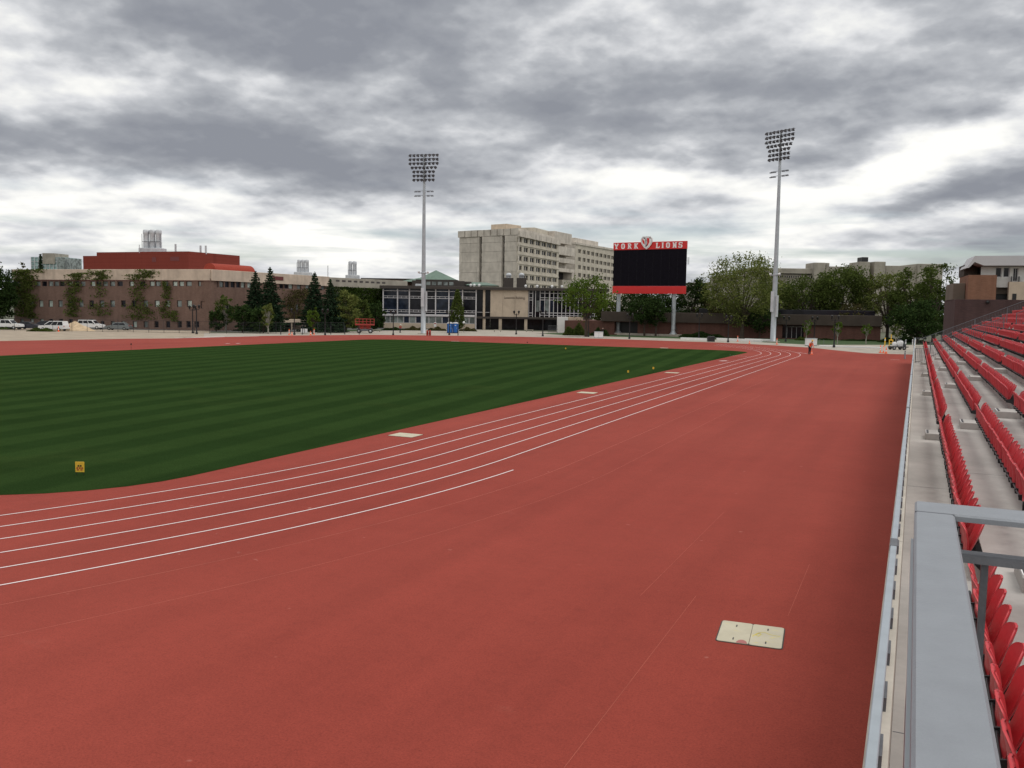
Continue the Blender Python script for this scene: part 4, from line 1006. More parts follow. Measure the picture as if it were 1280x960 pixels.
for x, y0_, y1_, D, lab in ((252,307,315,208,'thin vent pipe on the red penthouse roof, left one of two'),(258.5,307,315.5,208,'thin vent pipe on the red penthouse roof, right one of two'),(221,305,314,208,'short thick vent pipe right of the three round flues'),(176,306,314,208,'thin vent pipe left of the three round flues'),(410,332,346,216,'antenna mast on the roof right of the tall spruce')):
    P = AT(x,D); z0 = ZAT(x,y1_,P)-.4; z1 = ZAT(x,y0_,P)
    o = MB().cyl(0,0,0,z1-z0,.22 if D == 208 and x != 176 else .09,n=8).build('vent_pipe', MT['stack']); o.location = (P.x,P.y,z0); tag(o, lab, 'vent pipe', 'thin pipes on the brick building roof')

# --- ivy covered concrete block next to it
C0, C1 = AT(411,216), AT(482,232)
FC = Frame(C0, C1); HC = FC.z(411,346.5); HCf = FC.z(420,358.5)
ib = empty('concrete_building', C0, FC.rz, 'low grey concrete building thickly covered in dark ivy, left of the glass building', 'building')
rects = [(FC.u(479/1,370)-0,FC.u(480,370),1,2)][:0]
for x in (447,449.8,452.6,455.4): rects.append((FC.u(x,370),FC.u(x+2.2,370),FC.z(x,371.2),FC.z(x,368.8)))
for x in (450,452.8,455.6): rects.append((FC.u(x,388),FC.u(x+2.2,388),FC.z(x,388),FC.z(x,385.5)))
wl = holed(MB(), FC.L+8, HCf, rects); shellbox(wl, FC.L+8, HCf, 26); wl.build('wall', MT['library'], ib)
for r in rects: window(ib, r, 'winlight')
MB().bbox(.1,FC.L+8,-.35,26,HCf+.002,HC,.06).build('roof_band', MT['taupe'] if 0 else MT['library'], ib)
m = MB()
for i in range(9):
    u = 2+i*2.0; m.box(u,u+1.2,-.365,-.352,HC-1.0,HC-.55)
m.build('roof_notches', MT['frame'], ib)
P = AT(490,262); o = empty('brick_building', P, YAW, 'distant low reddish brick roofline seen above the ivy building', 'building')
MB().bbox(-9,14,0,12,0,ZAT(490,349.5,P),.1).build('wall', MT['brownbrick'], o); MB().bbox(-9.2,14.2,-.2,12.2,ZAT(490,349.5,P)+.003,ZAT(490,348.6,P)+.15,.03).build('roof', MT['roofdark'], o)

# --- glass fronted building with sign wall
D0, D1 = AT(478,225), AT(760,226)
FD = Frame(D0, D1)
gb = empty('glass_building', D0, FD.rz, 'two storey building with long glass curtain wall and beige sign wall', 'building')
U = lambda x, y=385, off=0.: FD.u(x,y,off); Z = lambda y, x=560, off=0.: FD.z(x,y,off)
zr1, zr0_ = Z(358.0,560), Z(361.6,560)
MB().bbox(-.6,FD.L,-1.2,22,zr0_,zr1,.05).build('roof', MT['roofdark'], gb)
uA, uB, uC, uD, uE, uF = U(479.5), U(595), U(613), U(660.2), U(669), FD.L-.5
# backing volume, dark behind the glass
MB().box(.2,uB,1.2,20,0,zr0_-.01).build('core', MT['frame'], gb)
zs1 = Z(393.2); zs2 = Z(395.6)
# left curtain wall: upper glass sheets bay by bay
cols = [478.9,496.8,511.6,527.8,544.4,561,578,595]
zu = [Z(392.6),Z(390.6),Z(388.2),Z(373.2),Z(371.0),Z(364.4),Z(362.8)]
panes = ['winblue','winblue','windark','windark','winblue','winblue','windark']
for i in range(7):
    a, b_ = U(cols[i])+.14, U(cols[i+1])-.14
    MB().box(a,b_,.30,.34,zs1+.02,zr0_-.02).build('glass_bay', MT[panes[i]], gb)
    for zlo, zhi in ((Z(390.9),Z(390.3)),(Z(388.4),Z(387.9)),(Z(373.6),Z(373.0)),(Z(371.2),Z(370.7)),(Z(364.7),Z(364.1))): MB().box(a,b_,.22,.298,zlo,zhi).build('transom', MT['whiteframe'], gb)
    for zlo, zhi in ((Z(390.3),Z(388.4)),(Z(373.0),Z(371.2))):
        for f_ in (.28,.72): MB().box(a+(b_-a)*f_,a+(b_-a)*f_+.09,.22,.298,zlo,zhi).build('glazing_bar', MT['whiteframe'], gb)
for x in cols: MB().box(U(x)-.135,U(x)+.135,.0,.297,zs2 if x != 595 else 0,zr0_-.015).build('column', MT['whiteframe'], gb)
MB().box(U(479.5),U(593.5),.05,1.19,zs2-.0,zs1).build('spandrel', MT['whiteframe'], gb)
zg0, zg1 = Z(404.6), Z(395.9)
MB().box(uA,U(593.8),.25,1.18,0,zg0-.02).build('base_wall', MT['panel'], gb)
gx = [481,487.5,496.8,504.3,511.6,519.5,527.8,536,544.4,552.6,561,569.5,578,586.5,593.8]
for a, b_ in zip(gx[:-1], gx[1:]):
    r = (U(a)+.03,U(b_)-.03,zg0,zs2-.03); window(gb, r, 'winmid' if int(a)%3 else 'winblue', 'whiteframe', .6)
# recess between curtain wall and sign block
MB().box(U(595.5),U(612.5),1.6,20,0,zr0_-.02).build('recess_wall', MT['windark'], gb)
MB().box(U(603.6),U(606.4),.1,.6,0,zr0_-.02).build('column', MT['panel'], gb)
MB().box(U(596),U(612.3),.45,.60,Z(390.6,605),Z(390.1,605)).build('handrail', MT['whiteframe'], gb)
zsb = Z(396.0,640)
for i, (a, b_) in enumerate(((613,628.3),(628.6,643.4),(643.7,660))):
    MB().box(U(a),U(b_),-.3,.25,zsb,Z(361.9,640)).build('sign_wall_panel', MT['panel'], gb)
MB().box(U(613.2),U(659.8),.26,18,zsb,zr0_-.02).build('upper_block', MT['panel'], gb)
MB().box(U(596),FD.L-4,-.4,1.0,Z(398.6,640),zsb-.02).build('floor_beam', MT['roofdark'], gb)
MB().box(U(613),FD.L-4,2.6,18,0,Z(398.7,640)).build('recess_wall', MT['windark'], gb)
for x, w in ((625.6,1.55),(657.6,1.5),(606.,.9)): MB().box(U(x)-w*.25,U(x)+w*.25,-.1,.4,0,Z(398.7,640)).build('column', MT['panel'], gb)
# lettering on the sign wall
def text_mesh(txt, size, mat, parent, loc, rot, name, ext=.03):
    cu = bpy.data.curves.new(name, 'FONT'); cu.body = txt; cu.size = size; cu.extrude = ext; cu.space_character = 1.05
    to = bpy.data.objects.new(name, cu); COL.objects.link(to); bpy.context.view_layer.update()
    me = bpy.data.meshes.new_from_object(to.evaluated_get(bpy.context.evaluated_depsgraph_get())); COL.objects.unlink(to); bpy.data.objects.remove(to)
    me.materials.clear(); me.materials.append(mat); o = bpy.data.objects.new(name, me); COL.objects.link(o); o.parent = parent; o.location = loc; o.rotation_euler = rot
    w_ = max(v.co.x for v in me.vertices); return o, w_
tx, tw = text_mesh('Lassonde Building', 1.0, MT['lettd'], gb, (U(630,372),-.335,Z(373.6,640)), (R(90),0,0), 'lettering')
s_ = (U(655.8)-U(630))/tw; tx.scale = (s_,s_*1.25,1)
# right hand glazing with close mullions
m1 = [(660.4,665.8),(666.2,668.6)]
MB().box(U(660.2),FD.L-.6,.5,18,zsb,zr0_-.03).build('glass_bay', MT['windark'], gb)
m = MB(); x = 660.6; xsm = [661,665.8,669.3,675,680.8,686.8]; 
while xsm[-1] < 757: xsm.append(xsm[-1]+5.15)
for i, x in enumerate(xsm):
    w = .14 if x != 686.8 else .28
    MB().box(U(x)-w/2,U(x)+w/2,.12,.49,zsb,zr0_-.03).build('mullion', MT['whiteframe'], gb)
for ya, yb in ((391.6,390.8),(394.6,394.0),(375.4,374.7),(372.6,372.0),(366.9,366.3)):
    MB().box(U(661)+.1,U(665.8)-.1,.2,.485,Z(ya,665),Z(yb,665)).build('transom', MT['whiteframe'], gb)
    MB().box(U(675),FD.L-.7,.22,.485,Z(ya,690),Z(yb,690)).build('transom', MT['whiteframe'], gb)
for i, (a, b_) in enumerate(zip(xsm[:12], xsm[1:13])):
    if a > 668: MB().box(U(a)+.12,U(b_)-.12,.44,.48,Z(389.8,690),Z(376,690)).build('pane', MT['winblue' if i%2 else 'winmid'] if a < 690 else MT['windark'], gb)
# rooftop chimneys and vents
def roof_box(x0,x1,yt,off,parent,mat,name,F=FD,dz=0.,dep=2.5):
    u0, u1 = F.u(x0,355,off), F.u(x1,355,off); MB().bbox(u0,u1,off,off+dep,zr1-.05,F.z((x0+x1)/2,yt,off),.05).build(name, MT[mat], parent); return u0,u1
for (a,b_) in ((629.8,641.8),(646,658)):
    u0,u1 = roof_box(a,b_,347.2,8,gb,'roofdark','chimney'); zc = FD.z(a,347.2,8); uu = (u0+u1)/2
    MB().lathe([(.6,zc),(.6,zc+.5),(.8,zc+.55),(.62,zc+1.1),(.3,zc+1.3),(0,zc+1.35)], 12, (uu,9.2,0)).build('chimney_dome', MT['stack'], gb)
for x in (588.5,592.8,599,657.2,671.5,690,702.5,715):
    u = U(x,355,5); MB().lathe([(.2,zr1),(.2,zr1+.3),(.36,zr1+.4),(.32,zr1+.75),(0,zr1+.9)], 10, (u,5,0)).build('roof_vent', MT['wht'], gb)
MB().bbox(U(519,355,3),U(530,355,3),3,5,zr1,zr1+.6,.1).build('roof_unit', MT['stack'], gb)

# --- green pyramid roof behind
E0 = AT(545,262); rzE = YAW
pyb = empty('pavilion_building', E0, rzE, 'building with green pyramid roof rising behind the glass building', 'building')
pxm = 262/FPX; zE = lambda y: ZAT(545,y,E0)
MB().box(-21*pxm*1.3,36*pxm,-6,12,0,zE(351.6)).build('clerestory_wall', MT['roofdark'], pyb)
hw = 33*pxm; 
def hip(mb, x0,x1,y0,y1,z0,xa,xb,ya,yb,z1): mb.add([(x0,y0,z0),(x1,y0,z0),(x1,y1,z0),(x0,y1,z0),(xa,ya,z1),(xb,ya,z1),(xb,yb,z1),(xa,yb,z1)], [(0,1,5,4),(1,2,6,5),(2,3,7,6),(3,0,4,7),(4,5,6,7),(3,2,1,0)]); return mb
hip(MB(), -22*pxm,27*pxm,-5.5,8,zE(350.2),-1*pxm,-1*pxm+.1,1,1.1,zE(337.6)).build('roof', MT['copper'], pyb)
MB().box(-23*pxm,28*pxm,-5.7,8.2,zE(351.4),zE(350.25)).build('roof_eave', MT['roofdark'], pyb)
hip(MB(), -44*pxm,-16*pxm,-4.5,8,zE(353.0),-22*pxm,-20*pxm,1,3,zE(347.5)).build('lower_roof', MT['copper'], pyb)
MB().bbox(26*pxm,44*pxm,-4,8,0,zE(351.8),.1).build('side_wing', MT['roofdark'], pyb)
hip(MB(), 38*pxm,78*pxm,-7,8,zE(356.5),44*pxm,62*pxm,1,3,zE(352.0)).build('side_roof', MT['copper'], pyb)
for x in (-10,-3,4,11,18): MB().box(x*pxm,(x+5)*pxm,-6.06,-6.005,zE(357),zE(353)).build('window', MT['winmid'], pyb)

# --- concrete tower block
T_0, T_1, T_2 = AT(573.2,372), AT(646,353), AT(697,398)
FT = Frame(T_0,T_1); FU = Frame(T_1,T_2)
zt_ = FU.z(646,284.6); zpar = FU.z(646,291.5)
tw_ = empty('tower_block', T_0, FT.rz, 'tall weathered concrete tower block behind the glass building, nearer left part', 'building')
L = FT.L
cb = FU.L
ux = lambda x: FT.u(x,330)
x1_, x2_, x3_, x4_ = ux(599), ux(602), ux(627.3), ux(630.3)
e2 = Vector((math.cos(FU.rz-FT.rz), math.sin(FU.rz-FT.rz), 0)); n2 = Vector((-e2.y,e2.x,0))
# body footprint (local frame of the end wall)
c1 = Vector((L,0,0)); c2 = c1+e2*FU.L; c3 = c2+Vector((-L*.98,6,0)); 
MB().slab([(0,.8),(x1_,.8),(x1_,1.8),(x2_,1.8),(x2_,.8),(x3_,.8),(x3_,1.8),(x4_,1.8),(x4_,1.4),(c1.x-2.4,1.4),((c2+n2*1.6).x,(c2+n2*1.6).y),(c3.x,c3.y)], 0, zt_-2.6).build('core', MT['tower'], tw_)
fl = [FT.z(600,y) for y in (292.8,303.8,315,328,340.4,352.5)]
pb_ = MB()
for a,b_,yy in ((.0,x1_-.9,.0),(x1_-.85,x1_,-.25),(x2_,x3_-.9,.0),(x3_-.85,x3_,-.25),(x4_,L,.1)):
    zs_ = [zt_-2.7]+[f for f in fl[1:] if f < zt_-3]+[0]
    for k in range(len(zs_)-1): pb_.box(a,b_,yy,1.0,zs_[k+1]+.04,zs_[k]-.04)
pb_.build('end_wall_panels', MT['tower'], tw_)
m = MB(); 
for a,b_ in ((x1_+.05,x2_-.05),(x3_+.05,x4_-.05)):
    for k in range(8):
        zt3 = zt_-3.2-k*3.75; m.box(a,b_,1.2,1.79,zt3-2.3,zt3)
m.build('slot_windows', MT['windark'], tw_)
cap = MB(); cap.slab([(-.4,-.5),(x1_-.2,-.5),(x2_,.3),(x3_-.2,-.5),(x4_,.3),(L+.2,-.2),(c2.x+.3,c2.y-.3),(c3.x-.4,c3.y+.4)], zt_-2.6, zt_); cap.build('parapet', MT['tower'], tw_)
m = MB()
for i in range(1,9): m.box(L*i/9-.08,L*i/9+.08,-.62,-.49,zt_-2.5,zt_-.1)
m.build('parapet_joints', MT['taupe'], tw_)
# windowed side as a child volume in its own frame
def win_face(root, Fr, basis, xpx, ypx, w, h, mat='towerw', Lw=None, ztop=None, name='side_wall', z0=0., nlim=99):
    """Fr: face frame, basis: (root P, root rz)"""
    hold = []
    rects = []
    for iy, ys_ in enumerate(ypx):
        for xx in xpx:
            yy_ = ys_(xx); u, z = Fr.uz(xx, yy_); ua_, ub_ = Fr.uz(xx-w/2,yy_)[0], Fr.uz(xx+w/2,yy_)[0]
            rects.append((ua_,ub_,z-h/2,z+h/2))
    wm = holed(MB(), Lw or Fr.L, ztop, rects, z0, .5)
    M2 = Matrix.Translation(Fr.P0-basis[0]); rot = Matrix.Rotation(-basis[1],4,'Z')
    TM = rot @ M2 @ Matrix.Rotation(Fr.rz,4,'Z')
    def T(mb): mb.v = [tuple(TM@Vector(v)) for v in mb.v]; return mb
    T(wm).build(name, MT[mat], root)
    for r in rects:
        a,b_,c_,d = r; m = MB(); y0,y1 = .40,.48; fw = .12
        m.box(a,a+fw,y0,y1,c_,d).box(b_-fw,b_,y0,y1,c_,d).box((a+b_)/2-.22,(a+b_)/2+.22,y0-.1,y1,c_,d).box(a+fw,b_-fw,y0,y1,c_,c_+.2).box(a+fw,b_-fw,y0,y1,d-fw,d)
        f = T(m).build('window', MT['towerw'], root)
        T(MB().add([(a,y1-.01,c_),(b_,y1-.01,c_),(b_,y1-.01,d),(a,y1-.01,d)],[(0,1,2,3)])).build('pane', MT['windark'], f)
    return T
wx = [649.5,657.5,665.2,672.8,680,686.8,693.3]
rows_ = []
for k in range(6):
    y_l, y_r = 299.6+k*11.75, 308.4+k*10.45
    rows_.append((lambda a,b_: (lambda x: a+(b_-a)*(x-649.5)/(693.3-649.5)))(y_l,y_r))
T = win_face(tw_, FU, (FT.P0, FT.rz), wx, rows_, 5.6, 1.95, ztop=zpar-1.2)
m = MB()
for k in range(7):
    zz_ = FU.z(649.5,305.6+k*11.75); m.box(.0,FU.L,-.25,-.005,zz_-.28,zz_+.1)
T(m).build('ledges', MT['towerw'], tw_)
m = MB(); 
for i in range(8): m.box(FU.L*i/8+.15,FU.L*(i+1)/8-.15,-.7,-.01,zpar-1.1,zt_-.9)
T(m).build('parapet_panels', MT['tower'], tw_)
P = AT(618,372); lc = loc_of(FT.P0,FT.rz,P); zq = ZAT(618,279.6,P)
MB().bbox(lc[0]-4.2,lc[0]+4.2,lc[1]+2,lc[1]+12,zt_,zq,.1).build('penthouse', MT['panel'], tw_)
P = AT(682,386); lc = loc_of(FT.P0,FT.rz,P)
T(MB().bbox(FU.u(668,290,6),FU.u(686,290,6),6,16,zt_,FU.z(680,287.2,6),.1)).build('roof_block', MT['towerw'], tw_)
# recessed link and second block
K0, K1, K2 = AT(697.5,402), AT(717.5,418), AT(717,425)
FK = Frame(K0, K1)
lk = empty('tower_block', K0, FK.rz, 'recessed stair part with open balconies joining the two concrete tower blocks', 'building')
zk = FK.z(705,290.0)
MB().box(-1,FK.L+1,5,18,0,zk-4).build('core', MT['tower'], lk)
MB().bbox(-2,FK.L-1,1.5,14,zk-5,zk,.1).build('crown', MT['tower'], lk)
for ya, yb in ((308.5,319),(323,328.6),(335.6,340)): MB().box(0,FK.L+.5,.5,5,FK.z(707,yb),FK.z(707,ya)).build('balcony', MT['tower'], lk)
MB().box(.5,FK.L-3,4.7,4.98,FK.z(707,350),FK.z(707,340.4)).build('opening', MT['windark'], lk)
MB().box(FK.L-2.2,FK.L,.6,4.9,0,FK.z(707,340.2)).build('pier', MT['tower'], lk)
MB().box(-.5,FK.L+2,-2,.4,0,FK.z(707,350.4)).build('low_wing', MT['library'], lk)
V0, V1 = AT(717.5,432), AT(800,510)
FV = Frame(V0,V1)
sbk = empty('tower_block', V0, FV.rz, 'farther concrete tower block with seven columns of windows, left of the scoreboard', 'building')
zv = FV.z(719,305.2); zvt = FV.z(719,311.5)
wx2 = [724.5,730.3,735.6,741,746.2,751.3,756.3,761,766,771]
rows2 = []
for k in range(4):
    y_l, y_r = 314.2+k*9.95, 321.3+k*9.1
    rows2.append((lambda a,b_: (lambda x: a+(b_-a)*(x-724.5)/(761-724.5)))(y_l,y_r))
win_face(sbk, FV, (FV.P0,FV.rz), wx2, rows2, 3.7, 2.0, ztop=zv)
shellbox(MB(), FV.L, zv, 20).build('core', MT['tower'], sbk)
MB().bbox(-.3,FV.L,-.4,20,zv+.002,zv+1.0,.05).build('parapet', MT['tower'], sbk)
MB().bbox(FV.u(718.5,300,4),FV.u(748,300,4),4,14,zv+1,FV.z(735,300.0,4),.1).build('roof_block', MT['tower'], sbk)

# --- distant glass tower on the far left
P = AT(62,640); gt = empty('glass_tower', P, YAW-.1, 'distant pale glass tower block far left above the brick building roof', 'building')
s_ = 640/FPX
MB().box(-22*s_,23*s_,0,20,0,ZAT(62,321.5,P)).build('glass_wall', MT['glasstower'], gt)
MB().box(-6*s_,10*s_,-1,16,ZAT(62,330,P),ZAT(62,316.6,P)).build('core', MT['library'], gt)
MB().box(13*s_,23.3*s_,-.5,19,0,ZAT(62,322.3,P)).build('side_glass', MT['winmid'], gt)
m = MB()
for i in range(1,8): m.box(-22*s_,23*s_,-.3,-.02,ZAT(62,321.5,P)-i*3.1-.2,ZAT(62,321.5,P)-i*3.1)
for i in range(10): x = (-22+i*4.9)*s_; m.box(x-.15,x+.15,-.4,-.31,0,ZAT(62,321.5,P))
m.build('mullions', MT['whiteframe'], gt)

# --- low brick building with dark roof band on the right
B0, B1 = AT(706,198), AT(1101.5,178)
FL = Frame(B0,B1)
lb = empty('brick_building', B0, FL.rz, 'long low dark red brick building with brown roof band behind the trees', 'building')
LU = lambda x: FL.u(x,410); ztop = FL.z(1000,393.2); zmid = FL.z(1000,406.0)
ua = LU(868)
doors = (LU(978),LU(1005),0.15,FL.z(990,406.5)); gap = (LU(768),LU(797),.15,FL.z(780,402.5))
wl = holed(MB(), FL.L, zmid, [doors,gap], 0, 2.6); shellbox(wl, FL.L, zmid, 22); wl.build('wall', MT['redbrick'], lb)
MB().bbox(LU(752),FL.L+.1,-.8,23,zmid+.002,ztop,.06).build('roof_band', MT['brownfascia'], lb)
MB().add([(doors[0],2.5,0.1),(doors[1],2.5,.1),(doors[1],2.5,doors[3]),(doors[0],2.5,doors[3])],[(0,1,2,3)]).build('entrance_glazing', MT['windark'], lb)
m = MB()
for i in range(5): x = doors[0]+.9+i*.95; m.box(x-.04,x+.04,2.40,2.48,.1,2.5)
m.box(doors[0]+.9,doors[0]+4.7,2.40,2.48,2.46,2.54); dd = m.build('door', MT['whiteframe'], lb)
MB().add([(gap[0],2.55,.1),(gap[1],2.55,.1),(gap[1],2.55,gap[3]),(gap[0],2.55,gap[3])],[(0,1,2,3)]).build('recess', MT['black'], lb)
MB().bbox(LU(870),LU(1095),4,20,ztop+.003,FL.z(980,386.8),.1).build('upper_storey', MT['windark'], lb)
# low white wall and planter left of it
W0, W1 = AT(697,206), AT(729,206); FW = Frame(W0,W1)
o = empty('low_wall', W0, FW.rz, 'white low wall right of the glass building entrance', 'wall')
MB().bbox(0,FW.u(710,400),0,2.5,0,FW.z(700,396),.03).build('wall', MT['white'], o); MB().bbox(FW.u(710,400)+.003,FW.L,.4,2.4,FW.z(700,402),FW.z(700,396)-.02,.03).build('upper_wall', MT['panel'], o)

# --- library behind
I0, I1 = AT(862,268), AT(1192,268); FI = Frame(I0,I1)
li = empty('library_building', I0, FI.rz, 'large pale concrete building with square towers behind the row of trees', 'building')
def blk(x0,x1,yt,dy=0.,dep=14,name='block',mat='library',yb=None):
    z0 = 0 if yb is None else FI.z((x0+x1)/2,yb,dy); MB().bbox(FI.u(x0,350,dy),FI.u(x1,350,dy),dy,dy+dep,z0,FI.z((x0+x1)/2,yt,dy),.08).build(name, MT[mat], li)
blk(862,900,353.2,2); blk(900,977,345,3.2); blk(936,1017,342.6,2.2,12,'slab','library',390); blk(936,1016.8,335.2,1.0,16,'roof_band','library',341.5)
blk(1017,1031.2,328.2,-.4,8,'tower'); blk(1031.6,1036,328.6,.4,7.6,'tower'); blk(1036.3,1072.8,333.2,2.0); blk(1073,1086.6,327.2,0,8,'tower'); blk(1076.6,1084.2,321.3,2,4,'roof_unit','blackp',327)
blk(1087,1092,340,4.,8,'link','windark'); blk(1092.3,1106.2,327,0,8,'tower'); blk(1106.5,1146,332.2,2); blk(1146.4,1178,329.8,1.2)
for ya, yb in ((344.6,346.8),(356.2,358.6),(368,370.5)): MB().box(FI.u(950,350),FI.u(1016.6,350),.85,1.3 if ya > 350 else .99,FI.z(985,yb),FI.z(985,ya)).build('window_strip', MT['windark'], li)
m = MB(); 
for i in range(24): x = FI.u(950,350)+i*.66; m.box(x,x+.2,.6,.84,FI.z(985,346.8),FI.z(985,344.6))
m.build('window_fins', MT['library'], li)
for ya, yb in ((358,380),): MB().box(FI.u(985,360),FI.u(1012,360),.3,.84,FI.z(990,yb),FI.z(990,ya+14)).build('glazing', MT['windark'], li)

# --- pavilion and dark brick block beyond the end of the stand
N0 = AT(1187,118); N1 = N0+Vector((40,3,0)); FN = Frame(N0,N1)
sp_ = empty('brick_building', N0, FN.rz, 'dark brown brick block beyond the far end of the stand', 'building')
NU = lambda x,y=380,o=0.: FN.u(x,y,o); NZ = lambda y,x=1240,o=0.: FN.z(x,y,o)
MB().bbox(NU(1194),40,0,13,0,NZ(374.4,1230),.05).build('wall', MT['darkbrick'], sp_)
m = MB(); m.lathe([(0,0),(.22,.05),(.25,.25),(.1,.42),(0,.45)], 10, (NU(1234),-.25,NZ(379.6,1234))); m.build('wall_lamp', MT['blackp'], sp_)
pv = empty('press_pavilion', FN.P0+FN.n*.6, FN.rz, 'white upper pavilion with overhanging metal roof and orange brick panel, top right', 'building')
zb_ = NZ(374.4,1230)+.004
VU = lambda x,y=350: FN.u(x,y,.6); VZ = lambda y,x=1240: FN.z(x,y,.6)
MB().bbox(VU(1194.4),VU(1209.6),2,11,zb_,VZ(353.4,1200),.04).build('grey_block', MT['taupe'], pv)
MB().bbox(VU(1210),VU(1245.6),-.3,9,zb_,VZ(343.8,1228),.04).build('brick_panel', MT['orangebrick'], pv)
rw = [(VU(1246.2),VU(1254.2),VZ(346),VZ(333.4)),(VU(1256.0),VU(1264.2),VZ(346),VZ(333.4)),(VU(1268.6),VU(1274.8),VZ(351.2,1272),VZ(334.4,1272))]
wm = MB(); holed(wm, 34, VZ(332.6,1250), rw, VZ(358.8,1250), .3, 1.5, VU(1227.5)); wm.build('wall', MT['white'], pv)
MB().box(VU(1227.6),34,1.95,11,VZ(358.8,1250),VZ(332.6,1250)).build('room', MT['windark'], pv)
for i, r in enumerate(rw):
    if i < 2: window(pv, r, 'windark', 'whiteframe', .3, 1.5)
    else: window(pv, r, 'windark', 'whiteframe', .3, 1.5, .5)
MB().box(VU(1245.8),33.5,2.2,11,VZ(367,1255),VZ(358.9,1255)).build('lower_wall', MT['taupe'], pv)
MB().box(VU(1245.8),33.5,2.6,11,zb_,VZ(367.1,1255)).build('opening', MT['black'], pv)
MB().bbox(VU(1262.5),34,.5,1.45,zb_,VZ(352,1268),.04).build('beige_wall', MT['panel'], pv)
MB().box(VU(1267.4),VU(1272.6),.44,.497,zb_,VZ(367,1270)).build('door', MT['black'], pv)
hr = MB(); hr.box(VU(1265.6),VU(1266),.6,1.4,VZ(352,1268),VZ(345,1268)).box(VU(1275.3),VU(1275.7),.6,1.4,VZ(352,1268),VZ(345,1268)); hr.build('railing', MT['alumd'], pv)
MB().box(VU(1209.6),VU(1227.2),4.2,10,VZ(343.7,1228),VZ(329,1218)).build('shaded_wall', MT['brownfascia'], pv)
rf = [(VU(1207.0),VZ(335,1207)),(VU(1216.2),VZ(320.2,1214)),(34,VZ(320.2,1270)),(34,VZ(332.2,1228)),(VU(1228),VZ(332.2,1228)),(VU(1216.4),VZ(327.8,1214)),(VU(1209.5),VZ(335.0,1207))]
MB().prism(rf, -.6, 7).build('roof', MT['roofmetal'], pv)
o = MB().bbox(0,1.2,0,14,0,2.0,.03).build('metal_wall', MT['alum']); P = FN.P0+FN.e*NU(1274,370,-14); o.location = (T1+TR*12.2, 91, lvl(12)); o.rotation_euler = (0,0,0)
tag(o, 'grey metal wall panel at the top of the far red rows, right edge', 'wall')

